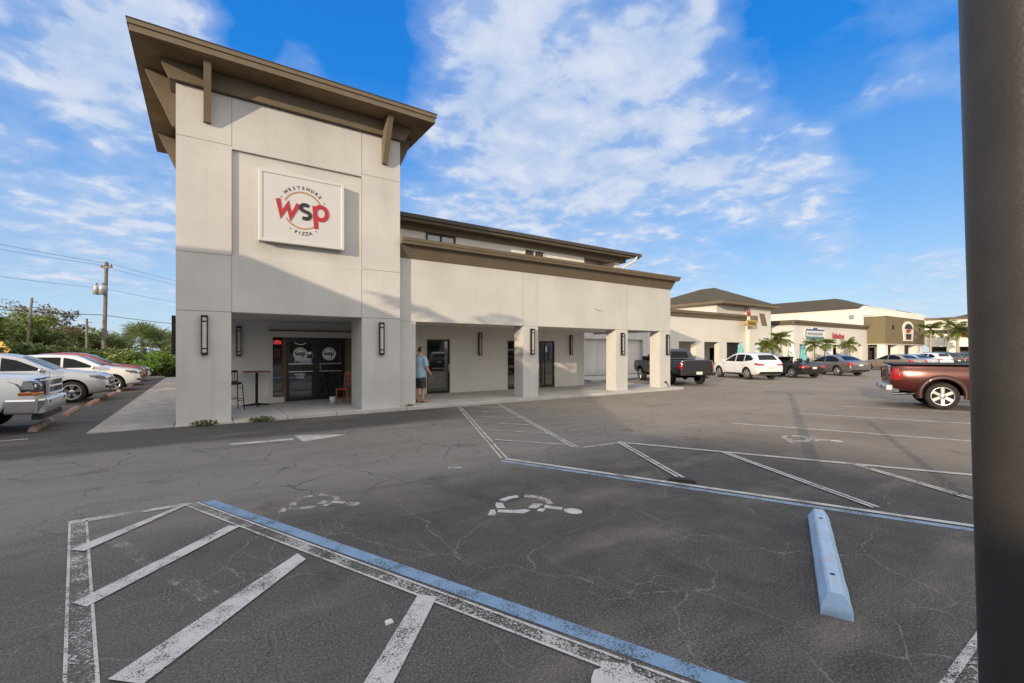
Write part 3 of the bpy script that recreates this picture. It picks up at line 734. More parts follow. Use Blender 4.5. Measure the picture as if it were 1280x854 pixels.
# scar left by a removed sign and a hose bib
o = part(MB().tube([(13.0, MY - .005, 3.49), (13.12, MY - .005, 3.44), (13.3, MY - .005, 3.40), (13.45, MY - .005, 3.42)], [.006, .012, .014, .005], 5), 'wall_scar', M['joint'])
spg = thing('hose_tap', 'dark outdoor water tap low on the rightmost arcade pier', 'tap', (17.45, 13.3, .33))
MB().tube([(0, 0, 0), (0, -.10, 0), (0, -.13, -.06), (.01, -.14, -.10)], .025).build('spout', M['bronze'], spg)
MB().lathe([(0, -.02), (.055, -.02), (.055, .0), (0, 0)], 10, 'z', (0, -.06, .06)).build('handle', M['bronze'], spg)
MB().tube([(.02, -.14, -.12), (.12, -.10, -.2), (.2, -.05, -.21)], .016).build('hose_end', M['blackplastic'], spg)

# ------------------------------------------------------------------ big sign on the tower
sg = thing('shop_sign', 'large square white box sign with red and black letters on the tower', 'sign', (2.17, 13.1, 5.44))
sx0, sx1, sz0, sz1 = -1.02, 1.03, -.90, .90
M['signwhite'] = mat('sign_face', (.57, .56, .55), .35, coat=.3); M['signframe'] = mat('sign_frame', (.60, .59, .56), .4, .1)
M['sred'] = mat('sign_red', (.42, .018, .028), .45); M['sblack'] = mat('sign_black', (.022, .018, .02), .5); M['scopper'] = mat('sign_copper', (.42, .22, .11), .4, .3)
sy = -.14
b = MB(); b.box(sx0, sx1, sy + .02, .069, sz0, sz1)
t_ = .075
b.box(sx0 - .01, sx0 + t_, sy - .012, sy + .019, sz0 - .01, sz1 + .01); b.box(sx1 - t_, sx1 + .01, sy - .012, sy + .019, sz0 - .01, sz1 + .01)
b.box(sx0 + t_ + .001, sx1 - t_ - .001, sy - .012, sy + .019, sz0 - .01, sz0 + t_); b.box(sx0 + t_ + .001, sx1 - t_ - .001, sy - .012, sy + .019, sz1 - t_, sz1 + .01)
b.build('cabinet', M['signframe'], sg, bevel=.008)
MB().box(sx0 + t_, sx1 - t_, sy + .004, sy + .019, sz0 + t_, sz1 - t_).build('sign_face', M['signwhite'], sg)
fy_ = sy + .003; cz_ = .0
def arc_ribbon(mb, cx, cz, r, w, a0, a1, y, n=40, mi=0, sx=1.):
    v = []
    for k in range(n + 1):
        a = a0 + (a1 - a0) * k / n
        v.append((cx + sx * (r + w / 2) * math.cos(a), y, cz + (r + w / 2) * math.sin(a)))
    for k in range(n + 1):
        a = a0 + (a1 - a0) * k / n
        v.append((cx + sx * (r - w / 2) * math.cos(a), y, cz + (r - w / 2) * math.sin(a)))
    mb.add(v, [(k, k + 1, n + 2 + k, n + 1 + k) for k in range(n)], mi)
b = MB(); arc_ribbon(b, 0, .02, .545, .05, R(155), R(28), fy_); arc_ribbon(b, 0, .02, .545, .045, R(212), R(322), fy_); b.build('ring', M['scopper'], sg, recalc=False)
b = MB(); ring_text(b, 'WESTSHORE', 0, fy_ - .002, .02, .635, .135, R(134), R(46), 0, off=.004); b.build('lettering', M['sblack'], sg, recalc=False)
b = MB(); ring_text(b, 'PIZZA', 0, fy_ - .002, .02, .735, .135, R(253), R(287), 0, flip=True, off=.004); b.build('lettering', M['sblack'], sg, recalc=False)
for a in (152, 28, 238, 302): MB().sphere((.68 * math.cos(R(a)), fy_ - .002, .02 + .68 * math.sin(R(a))), .017, 8, 4).build('dot', M['sblack'], sg)
def stroke(mb, pts, w, y, mi=0, closed=False):
    """flat thick letter stroke with mitred corners, as one band"""
    P = [Vector(p) for p in pts]; n = len(P); L_, R_ = [], []
    for i in range(n):
        if closed: a, c = P[i - 1], P[(i + 1) % n]
        else: a, c = P[max(i - 1, 0)], P[min(i + 1, n - 1)]
        d0 = (P[i] - a).normalized() if (P[i] - a).length > 1e-6 else (c - P[i]).normalized()
        d1 = (c - P[i]).normalized() if (c - P[i]).length > 1e-6 else d0
        n0 = Vector((-d0.y, d0.x)); n1 = Vector((-d1.y, d1.x)); m_ = (n0 + n1)
        m_ = m_.normalized() if m_.length > 1e-4 else n0
        k = min(1 / max(.35, m_.dot(n0)), 2.2) * w / 2
        L_.append(P[i] + m_ * k); R_.append(P[i] - m_ * k)
    v = [(p.x, y, p.y) for p in L_] + [(p.x, y, p.y) for p in R_]
    v += [(p[0], y + .006, p[2]) for p in v]
    m = n if closed else n - 1
    f = [(i, (i + 1) % n, n + (i + 1) % n, n + i) for i in range(m)]
    f += [(i, (i + 1) % n, 2 * n + (i + 1) % n, 2 * n + i) for i in range(m)] + [(n + i, n + (i + 1) % n, 3 * n + (i + 1) % n, 3 * n + i) for i in range(m)]
    if not closed: f += [(0, n, 3 * n, 2 * n), (n - 1, 2 * n - 1, 4 * n - 1, 3 * n - 1)]
    mb.add(v, f, mi)
def rot2(pts, c, a): return [(c[0] + (x - c[0]) * math.cos(a) - (y - c[1]) * math.sin(a), c[1] + (x - c[0]) * math.sin(a) + (y - c[1]) * math.cos(a)) for x, y in pts]
yl = fy_ - .012
b = MB()                                                          # w, tilted
wpts = rot2([(-.72, .235), (-.57, -.20), (-.44, .13), (-.31, -.20), (-.16, .235)], (-.44, 0), R(-8))
stroke(b, wpts, .125, yl); 
stem = rot2([(.33, .22), (.33, -.47)], (.33, 0), R(4)); stroke(b, stem, .125, yl)
cp = (.50, .02); bowl = [(cp[0] + .175 * math.cos(t), cp[1] + .20 * math.sin(t)) for t in [2 * PI * k / 26 for k in range(26)]]
stroke(b, bowl, .12, yl - .003, closed=True)
b.build('red_letters', M['sred'], sg, recalc=False)
spts = []
for k in range(9): a = R(35 + 200 * k / 8); spts.append((.05 + .125 * math.cos(a), .11 + .095 * math.sin(a)))
for k in range(9): a = R(90 - 215 * k / 8) ; spts.append((.055 + .14 * math.cos(a), -.105 + .105 * math.sin(a)))
b = MB(); stroke(b, spts, .105, yl - .002); b.build('black_letter', M['sblack'], sg, recalc=False)

for o in sg.children:                                             # emblem at its real size on the board
    if o.name.split('.')[0] in ('ring', 'lettering', 'dot', 'red_letters', 'black_letter'):
        for v in o.data.vertices: v.co.x *= .87; v.co.z = v.co.z * .87 - .02

# ------------------------------------------------------------------ wall lamps
def make_lamp():
    t = thing('wall_lamp', 'x', 'wall lamp', (0, 0, 0), 0, 'tall wall lamps on the building')
    h, w_ = .47, .07
    b = MB(); b.box(-w_, w_, -.02, 0, -h, h); b.build('back_plate', M['bronze'], t)
    b = MB()
    for x in (-w_, w_ - .022): b.box(x, x + .022, -.10, -.021, -h, h)
    b.box(-w_ + .0225, w_ - .0225, -.10, -.021, h - .05, h); b.box(-w_ + .0225, w_ - .0225, -.10, -.021, -h, -h + .05)
    b.build('frame', M['bronze'], t)
    MB().box(-.043, .043, -.085, -.022, -h + .052, h - .052).build('lens', M['lens'], t)
    MB().box(-.046, .046, -.092, -.086, h - .16, h - .13).build('clip', M['bronze'], t); MB().box(-.046, .046, -.092, -.086, -h + .13, -h + .16).build('clip', M['bronze'], t)
    return t
lamp0 = make_lamp()
LAMPS = [((.02, 13.1, 2.14), 0, 'tall wall lamp on the front of the left tower pier'), ((4.28, 13.1, 2.12), 0, 'tall wall lamp on the front of the right tower pier'),
         ((.92, 16.7, 2.07), 0, 'tall wall lamp inside the tower porch above the bar table'), ((9.52, 16.45, 2.05), 0, 'tall wall lamp on the arcade back wall right of the man'),
         ((14.53, 16.45, 2.05), 0, 'tall wall lamp on the arcade back wall beside the black double door'), ((9.88, 13.3, 2.1), 0, 'tall wall lamp on the first arcade pier'),
         ((14.61, 13.3, 2.06), 0, 'tall wall lamp on the middle arcade pier'), ((17.6, 13.3, 2.05), 0, 'tall wall lamp on the last arcade pier above the water tap'),
         ((-.531, 13.65, 2.14), -PI / 2, 'wall lamp seen edge on at the left side of the tower')]
for i, (p, rz, lb) in enumerate(LAMPS):
    o = lamp0 if i == 0 else copy_tree(lamp0)
    o.location = p; o.rotation_euler = (0, 0, rz); o['label'] = lb
# ------------------------------------------------------------------ second shop block (hip roofed) with a wing
def cornice_run(mb, x0, x1, y, z0=4.66, mi=0):
    p = [(y + .02, z0), (y - .05, z0), (y - .18, z0 + .3), (y - .3, z0 + .32), (y - .34, z0 + .55), (y + .02, z0 + .55)]
    mb.prism(p, x0, x1, 'x', mi)
b2 = thing('shop_building', 'cream shop block with a brown hip roof tower and arcade, second along the row', 'building', (36, 23.7, 0))
def p2(mb, name, mats, label=None, sub=None, bevel=0): return part(mb, name, mats, label, b2, bevel, sub)
YF = 23.7
b = MB(); b.box(27.4, 43.28, YF, 24.2, 2.6, 4.68)
for x0, x1 in ((27.4, 29.2), (31.2, 32.94), (35.28, 36.55), (38.87, 40.07), (42.81, 43.28)): b.box(x0, x1, YF + .001, 24.2, .02, 2.599)
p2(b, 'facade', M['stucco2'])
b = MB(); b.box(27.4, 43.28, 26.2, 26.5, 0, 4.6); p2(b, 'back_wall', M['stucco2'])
p2(MB().box(27.4, 43.28, 24.21, 26.19, 2.72, 2.74).box(27.4, 43.28, 24.21, 40, 4.6, 4.66), 'arcade_ceiling', M['stucco2'])
for x0, x1, z0 in ((33.3, 34.2, 1.0), (34.9, 36.0, 1.0), (38.3, 39.2, .1), (41.2, 43.2, .1)):
    w_ = p2(MB().box(x0 - .08, x1 + .08, 26.15, 26.199, z0, 2.18), 'window', M['stucco_white']); p2(MB().box(x0, x1, 26.12, 26.149, z0 + .06, 2.1), 'pane', M['glass_dark'], sub=w_)
b = MB(); cornice_run(b, 27.3, 44.1, YF); p2(b, 'cornice', M['trim'])
# wing front and upper hip-roofed box, flush
b = MB(); YW = 23.32
b.box(43.3, 44.55, YW, YW + .5, .02, 4.4); b.box(46.9, 47.3, YW, YW + .5, .02, 4.4); b.box(44.551, 46.899, YW, YW + .5, 2.6, 4.4)
b.box(38.5, 47.3, YW + .42, 32, 4.68, 6.02); b.box(43.3, 47.3, YW, YW + .41, 4.401, 6.02); b.box(43.3, 47.3, YW + .501, 32, 2.7, 4.67); b.box(47.1, 47.3, YW + .501, 32, 0, 2.69)
p2(b, 'wing_wall', M['stucco2'])
w_ = p2(MB().box(44.56, 46.89, YW + .5, YW + .6, .1, 2.6), 'shop_front', M['frame_black']); p2(MB().box(44.62, 45.7, YW + .47, YW + .499, .15, 2.5).box(45.78, 46.83, YW + .47, YW + .499, .15, 2.5), 'pane', M['glass_dark'], sub=w_)
b = MB(); rx0, rx1, ry0, ry1 = 37.95, 47.9, 22.75, 32.6
b.box(rx0, rx1, ry0, ry1, 6.02, 6.06, 1); b.box(rx0 - .02, rx1 + .02, ry0 - .02, ry1, 6.061, 6.30, 0)
b.add([(rx0 - .05, ry0 - .05, 6.301), (rx1 + .05, ry0 - .05, 6.301), (rx1 + .05, ry1, 6.301), (rx0 - .05, ry1, 6.301), (42.9, 26.7, 8.2), (42.9, 28.2, 8.2)], [(0, 1, 4), (1, 2, 5, 4), (2, 3, 5), (3, 0, 4, 5)], 2)
p2(b, 'roof', [M['trim'], M['soffit'], M['shingle']])
p2(MB().box(43.28, 44.0, 22.9, 23.4, 4.7, 5.15), 'cornice', M['trim'])
# louvre panel beside the yellow sign
p2(MB().hexa([(45.55, YW - .06, 4.3), (46.5, YW - .06, 4.3), (46.5, YW - .001, 4.3), (45.55, YW - .001, 4.3), (45.05, YW - .06, 5.45), (45.95, YW - .06, 5.45), (45.95, YW - .001, 5.45), (45.05, YW - .001, 5.45)]), 'louvre', M['trim'])
ys = thing('shop_sign', 'small yellow shop sign with a red round mascotless emblem above it on the hip roofed wing', 'sign', (44.1, 22.9, 4.3))
ys['label'] = 'small yellow shop sign under a red ring emblem on the hip roofed block'
M['yellow'] = mat('sign_yellow', (.48, .33, .07), .5); M['signred'] = mat('emblem_red', (.34, .03, .03), .5); M['signblue'] = mat('sign_blue', (.045, .11, .24), .5); M['signteal'] = mat('sign_teal', (.07, .20, .22), .5)
MB().box(-.85, .85, -.08, .0, 0, .58).box(.1, .3, .0, .85, .2, .4).build('yellow_panel', M['yellow'], ys)
b = MB(); random.seed(5)
for k in range(7): x = -.7 + k * .2; stroke(b, [(x, .1), (x + .05, .46), (x + .12, .15)], .06, -.1)
b.build('lettering', M['sblack'], ys, recalc=False)
b = MB(); arc_ribbon(b, -.62, 1.22, .26, .17, 0, 2 * PI, -.07, 20); b.box(-.80, -.44, -.06, -.02, 1.10, 1.34); b.build('red_emblem', M['signred'], ys)
MB().box(-.75, -.3, -.05, .0, .581, .93).build('emblem_base', M['stucco_white'], ys)
ys.location = (42.8, 22.88, 4.12)
# closed panel wall seen through the breezeway
bz = thing('garage_block', 'pale grey service block with a wide closed panel, seen through the last arcade openings', 'building', (24, 22.3, 0))
YG = 22.3
part(MB().box(19, 20.95, YG, 27, 0, 4.2).box(26.75, 27.35, YG, 27, 0, 4.2).box(20.951, 26.749, YG, 27, 2.6, 4.2), 'wall', M['stucco'], None, bz)
pn = MB().box(20.951, 26.749, YG + .25, YG + .3, 0.1, 2.6)
for x in (22.4, 23.85, 25.3): pn.box(x - .01, x + .01, YG + .246, YG + .26, .1, 2.6, 1)
pn.box(20.951, 26.749, YG + .02, YG + .24, .0, .12, 2)
part(pn, 'closed_panel', [M['stucco'], M['joint'], M['trim_dark']], None, bz)

# ------------------------------------------------------------------ third shop block
b3 = thing('shop_building', 'long cream shop block with a blue sign and a red sign, third along the row', 'building', (63, 24, 0))
def p3(mb, name, mats, label=None, sub=None): return part(mb, name, mats, label, b3, 0, sub)
Y3 = 24.0
b = MB(); b.box(53.7, 74.6, Y3, Y3 + .5, 2.55, 4.66); b.box(53.7, 54.2, Y3 + .501, 34, 0, 4.66)
for x0, x1 in ((53.7, 55.0), (57.4, 58.5), (60.0, 61.2), (62.9, 63.6), (65.8, 66.6), (70.2, 71.2), (72.6, 74.6)): b.box(x0, x1, Y3 + .001, Y3 + .5, .02, 2.549)
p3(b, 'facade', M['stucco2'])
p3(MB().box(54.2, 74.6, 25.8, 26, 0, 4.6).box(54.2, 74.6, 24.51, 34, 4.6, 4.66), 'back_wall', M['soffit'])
for i, (x0, x1) in enumerate(((55.0, 57.4), (58.5, 60.0), (61.2, 62.9), (66.6, 70.2), (71.2, 72.6))):
    s_ = p3(MB().box(x0 + .02, x1 - .02, 24.6, 24.7, .1, 2.54), 'shop_front', M['frame_black'] if i != 3 else M['redwood']); p3(MB().box(x0 + .1, (x0 + x1) / 2 - .04, 24.57, 24.599, .2, 2.45).box((x0 + x1) / 2 + .04, x1 - .1, 24.57, 24.599, .2, 2.45), 'pane', M['glass_dark'], sub=s_)
b = MB(); cornice_run(b, 53.36, 74.55, Y3, 4.65); b.prism([(53.72, 4.65), (53.65, 4.65), (53.52, 4.95), (53.4, 4.97), (53.36, 5.2), (53.72, 5.2)], Y3, 34, 'y'); p3(b, 'cornice', M['trim'])
p3(MB().box(61.5, 65.5, Y3 + 1.5, Y3 + 3, 4.67, 5.45), 'roof_unit', M['trim'])
bs = thing('shop_sign', 'blue and white bubble shaped shop sign above the palms on the third block', 'sign', (58.4, 23.95, 3.75))
def rrect(x0, x1, z0, z1, r, n=5):
    p = []
    for cx, cz, a0 in ((x1 - r, z1 - r, 0), (x0 + r, z1 - r, 90), (x0 + r, z0 + r, 180), (x1 - r, z0 + r, 270)):
        for k in range(n + 1): a = R(a0 + 90 * k / n); p.append((cx + r * math.cos(a), cz + r * math.sin(a)))
    return p
MB().prism(rrect(-2.6, 2.6, -.75, .66, .6), -.12, -.0, 'y').prism(rrect(-.7, .7, .3, .85, .2), -.115, -.001, 'y').build('white_backing', M['stucco_white'], bs)
MB().prism(rrect(-2.35, 2.35, .36, .54, .09), -.15, -.121, 'y').prism(rrect(-2.42, -2.25, -.4, .35, .08), -.148, -.121, 'y').prism(rrect(-.55, .55, .53, .72, .08), -.15, -.121, 'y').build('blue_border', M['signblue'], bs)
MB().prism(rrect(-2.3, 2.3, -.68, -.3, .18), -.15, -.121, 'y').build('teal_band', M['signteal'], bs)
b = MB(); random.seed(12)
for k in range(11):
    x = -1.9 + k * .36; z_ = -.22
    stroke(b, [(x, z_), (x + .06, z_ + .4), (x + .16, z_ + .12), (x + .24, z_ + .4 * rnd(.7, 1))], .07, -.14)
b.build('lettering', M['signblue'], bs, recalc=False)
rs = thing('shop_sign', 'small slanted red lettering sign on the third block, right of the blue sign', 'sign', (65.0, 23.97, 3.35))
b = MB()
for k in range(9):
    x = -1.7 + k * .38; h_ = (.62, .38, .6, .4, .36, .58, .4, .36, .42)[k]
    stroke(b, [(x, 0), (x + .12, h_), (x + .28, h_ * .85), (x + .2, .05), (x + .34, .05)], .13, -.06)
b.build('red_lettering', M['sred'], rs, recalc=False)

# ------------------------------------------------------------------ tall white hall behind
hall = thing('market_hall', 'tall white hall with a brown hip roof behind the third shop block', 'building', (84, 24.4, 0))
def p4(mb, name, mats, label=None, sub=None): return part(mb, name, mats, label, hall, 0, sub)
b = MB(); b.box(74.65, 100, 24.3, 24.8, 2.8, 7.85); b.box(74.65, 75.1, 24.801, 46, 0, 7.75); b.box(74.65, 86, 24.25, 24.7, 7.851, 7.95); p4(b, 'wall', M['stucco_white'])
b = MB(); b.add([(74.3, 24.9, 7.70), (90, 24.9, 7.70), (90, 46, 7.70), (74.3, 46, 7.70), (80.5, 30, 9.85), (84, 30, 9.85), (84, 46, 9.85), (80.5, 46, 9.85)], [(0, 1, 5, 4), (1, 2, 6, 5), (3, 0, 4, 7), (4, 5, 6, 7)]); p4(b, 'roof', M['shingle'])
p4(MB().box(86, 94, 24.5, 30, 7.86, 7.98), 'roof_edge', M['trim_dark'])
p4(MB().box(74.4, 74.649, 25.6, 26.1, 6.3, 6.8).tube([(74.6, 24.5, 6.6), (74.5, 24.0, 6.55), (74.5, 23.4, 6.55)], .06), 'flood_lamp', M['alu'])

# olive entrance block
ol = thing('entrance_block', 'olive brown box front with a white arched plaque, above white columns', 'building', (82, 22, 0))
def p5(mb, name, mats, label=None, sub=None): return part(mb, name, mats, label, ol, 0, sub)
p5(MB().box(74.2, 90.4, 22.0, 24.29, 2.75, 6.4), 'olive_wall', M['olive'])
p5(MB().box(74.1, 90.5, 21.9, 24.29, 6.401, 6.5).box(74.15, 90.45, 21.95, 24.29, 2.66, 2.749), 'cap', M['stucco2'])
for x0, x1 in ((74.3, 75.5), (79.2, 81.9), (86.6, 89.9)): p5(MB().box(x0, x1, 22.1, 22.9, 0, 2.659), 'column', M['stucco_white'])
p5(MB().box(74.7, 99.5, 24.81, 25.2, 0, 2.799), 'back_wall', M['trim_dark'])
g_ = p5(MB().box(76, 86.4, 24.6, 24.8, .1, 2.6), 'shop_front', M['frame_black']); p5(MB().box(76.2, 79, 24.55, 24.599, .2, 2.4).box(79.2, 83, 24.55, 24.599, .2, 2.4).box(83.2, 86.2, 24.55, 24.599, .2, 2.4), 'pane', M['glass_dark'], sub=g_)
p5(MB().box(76.7, 77.3, 21.93, 21.999, 4.7, 5.3), 'lantern', M['bronze']); p5(MB().box(87.8, 88.4, 21.93, 21.999, 4.6, 5.25), 'lantern', M['bronze'])
pq = thing('plaque', 'white arched plaque with dark and red emblem on the olive wall', 'sign', (82.7, 21.97, 3.2))
op = [(-1.75, 0), (1.75, 0), (1.75, .15), (2.15, 1.6)] + [(2.2 * math.cos(a), 1.75 + 1.05 * math.sin(a)) for a in [PI * k / 14 for k in range(15)]] + [(-2.15, 1.6), (-1.75, .15)]
MB().prism(op, -.12, 0, 'y').build('white_board', M['stucco_white'], pq)
MB().prism([(-1.0, .2), (1.0, .2), (1.15, 1.0), (-1.15, 1.0)], -.15, -.121, 'y').prism([(1.6 * math.cos(a), 1.7 + .75 * math.sin(a)) for a in [PI * k / 12 for k in range(13)]], -.15, -.121, 'y').build('dark_emblem', M['sblack'], pq)
MB().prism([(-.9, 1.15), (.3, 1.2), (1.1, 1.55), (.4, 1.66), (-1.1, 1.6)], -.17, -.151, 'y').build('red_emblem', M['signred'], pq)

# end building across the lot
eb = thing('end_building', 'white two storey building with brown roof edge at the far end of the lot', 'building', (100, 20, 0))
def p6(mb, name, mats, label=None, sub=None): return part(mb, name, mats, label, eb, 0, sub)
b = MB(); b.box(100, 112, -20, 24.29, 2.5, 6.95)
for y in (-19, -12, -5, 2, 9, 15.5, 20.2): b.box(100, 100.8, y, y + 1.4, 0, 2.499)
p6(b, 'wall', M['stucco_white'])
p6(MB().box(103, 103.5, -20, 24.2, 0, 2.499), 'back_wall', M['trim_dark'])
p6(MB().box(99.5, 112, -20, 24.29, 6.951, 7.25), 'roof_edge', M['trim']); p6(MB().box(99.7, 99.999, -20, 24.2, 4.75, 5.25), 'cornice', M['trim_dark'])
p6(MB().add([(99.4, -20, 7.251), (113, -20, 7.251), (113, 20.5, 7.251), (99.4, 20.5, 7.251), (106, -14, 9.2), (106, 15, 9.2)], [(0, 1, 4), (1, 2, 5, 4), (2, 3, 5), (3, 0, 4, 5)]), 'roof', M['shingle'])
es = tag(MB().lathe([(0, 99.9), (.5, 99.9), (.5, 99.99), (0, 99.99)], 14, 'x', (0, 19.5, 4.5)).build('round_sign', M['signred']), 'round red sign on the white building at the far end', 'sign')

# ------------------------------------------------------------------ places behind the viewer: they throw the long shadows and fill reflections
nb = thing('neighbour_building', 'pale block with a sloping roof behind the viewer, out of frame', 'building', (-22, -5, 0))
Cx = -17.9
part(MB().prism([(4.2, 0), (4.2, 8.22), (-5.5, 5.56), (-30, 5.56), (-30, 0)], -40, Cx, 'x'), 'wall', M['stucco2'], None, nb)
part(MB().prism([(4.25, 8.24), (-5.5, 5.57), (-30, 5.57), (-30, 5.6), (-5.5, 5.6), (4.25, 8.27)], -40.2, Cx + .02, 'x'), 'roof', M['shingle'], None, nb)
ob = thing('shop_building', 'plain tan row of shops across the lot behind the viewer, out of frame', 'building', (25, -40, 0))
b = MB(); b.box(0, 60, -52, -40, 2.8, 5.5); b.box(0, 60, -52, -43, 0, 2.79)
for k in range(13): b.box(k * 4.9, k * 4.9 + 1, -40.8, -40, 0, 2.79)
part(b, 'wall', M['stucco2'], None, ob); part(MB().box(-.5, 60.5, -52, -39.4, 5.51, 6.1), 'cornice', M['trim'], None, ob)
def lamp_post(loc, h, r, arms, label):
    t = thing('lamp_post', label, 'lamp post', loc, math.atan2(1, 2.1) + PI / 2)
    MB().tube([(0, 0, 0), (0, 0, h)], [r * 1.25, r], 10).build('pole', M['bronze'], t)
    if arms:
        MB().tube([(-.9, 0, h - .1), (.9, 0, h - .1)], .05, 6).build('crossarm', M['bronze'], t)
        for s_ in (-1, 1): MB().box(s_ * 1.1 - .35, s_ * 1.1 + .35, -.2, .2, h - .14, h + .04).build('lamp_head', M['bronze'], t)
    return t
tz = 15 * -LD.z; u_ = tz / -LD.z
lamp_post((13.75 - LD.x * u_, 4.42 - LD.y * u_, 0), tz, .065, False, 'thin bare pole behind the viewer, out of frame')

# foreground lamp post: its foot and heads are out of the frame, its shadow falls across the sunny bays
fp = thing('lamp_post', 'thick dark brown lamp post at the right edge, close to the viewer', 'lamp post', (1.40, .165, 0))
pz = lambda z: (R2.x * -.030 * (z - 1.75), R2.y * -.030 * (z - 1.75), z)
MB().tube([pz(0), pz(1), pz(2), pz(3), pz(4.2)], .10, 64).build('pole', M['pole_brown'], fp)
MB().lathe([(0, .0), (.2, .0), (.2, .03), (0, .03)], 24, 'z', pz(0)).build('base_plate', M['bronze'], fp)
ah = Vector((-1, 2.1, 0)).normalized() * .55; tp = Vector(pz(4.22))
MB().tube([tp - ah, tp + ah], .05, 8).build('crossarm', M['bronze'], fp)
for s_ in (-1, 1):
    q = tp + ah * s_ * 1.35
    MB().sphere(q, .22, 14, 8, sq=(1, 1, .4)).build('lamp_head', M['bronze'], fp)
# ------------------------------------------------------------------ vehicles
def lerp_prof(pts):
    pts = sorted(pts); xs = [p[0] for p in pts]; zs = [p[1] for p in pts]
    return lambda x: float(np.interp(x, xs, zs))
def smooth_prof(pts, r=.10):
    f = lerp_prof(pts)
    return lambda x: (f(x - r) + 2 * f(x) + f(x + r)) / 4
def paintmat(name, c, metal=.0, rough=.28):
    return mat(name, c, rough, metal, .5, .7)
TMP = []
def boolean(me, cutters):
    """difference a mesh with several cutter meshes, returns a new mesh"""
    o = bpy.data.objects.new('work', me); col.objects.link(o)
    cs = []
    for c in cutters:
        co_ = bpy.data.objects.new('cutter', c); col.objects.link(co_); cs.append(co_)
        m = o.modifiers.new('b', 'BOOLEAN'); m.operation = 'DIFFERENCE'; m.object = co_; m.solver = 'EXACT'
    bpy.context.view_layer.update()
    dg = bpy.context.evaluated_depsgraph_get()
    out = bpy.data.meshes.new_from_object(o.evaluated_get(dg))
    for c in cs + [o]: bpy.data.objects.remove(c)
    for c in cutters: bpy.data.meshes.remove(c)
    return out
def subsurf(me, lv):
    o = bpy.data.objects.new('work', me); col.objects.link(o)
    m = o.modifiers.new('s', 'SUBSURF'); m.levels = lv; m.render_levels = lv
    bpy.context.view_layer.update()
    out = bpy.data.meshes.new_from_object(o.evaluated_get(bpy.context.evaluated_depsgraph_get()))
    bpy.data.objects.remove(o); bpy.data.meshes.remove(me); return out

def wheel_meshes(R_, w_, style):
    t = MB(); h = w_ / 2; r0 = R_ * .70
    t.lathe([(r0 - .02, -h * .8), (r0, -h), (R_ * .90, -h), (R_ * .975, -h * .80), (R_, -h * .55), (R_, h * .55), (R_ * .975, h * .80), (R_ * .90, h), (r0, h), (r0 - .02, h * .8), (r0 - .02, -h * .8)], 36)
    for k in range(0, 36):
        a = 2 * PI * k / 36
    m = MB(); y = -h
    m.lathe([(r0, y + .004), (r0 - .004, y - .006), (r0 - .03, y + .0), (r0 - .035, y + .05), (0.001, y + .055)], 32, mi=1)
    m.lathe([(r0, y + .004), (r0 - .004, y - .006), (r0 - .028, y - .001), (r0 - .034, y + .03)], 32)
    n = {'five': 5, 'six': 6, 'twin': 5, 'multi': 10}[style]
    for k in range(n):
        a0 = 2 * PI * k / n + PI / 2
        offs = (0,) if style != 'twin' else (-.16, .16)
        for of in offs:
            a = a0 + of; wd = {'five': .055, 'six': .052, 'twin': .026, 'multi': .022}[style] * R_ / .36
            ca, sa = math.cos(a), math.sin(a); tx, tz_ = -sa, ca
            def P(r, s_, yy): return (ca * r + tx * s_, yy, sa * r + tz_ * s_)
            m.hexa([P(.05, -wd * .8, y + .03), P(.05, wd * .8, y + .03), P(r0 - .015, wd, y + .02), P(r0 - .015, -wd, y + .02),
                    P(.05, -wd * .6, y + .008), P(.05, wd * .6, y + .008), P(r0 - .02, wd * .7, y + .0), P(r0 - .02, -wd * .7, y + .0)])
    m.lathe([(.085, y + .03), (.075, y + .0), (.03, y - .004), (0, y - .004)], 16)
    return t.mesh('wheel', M['tire']), m.mesh('rim', [M['rim'], M['rimdark']])

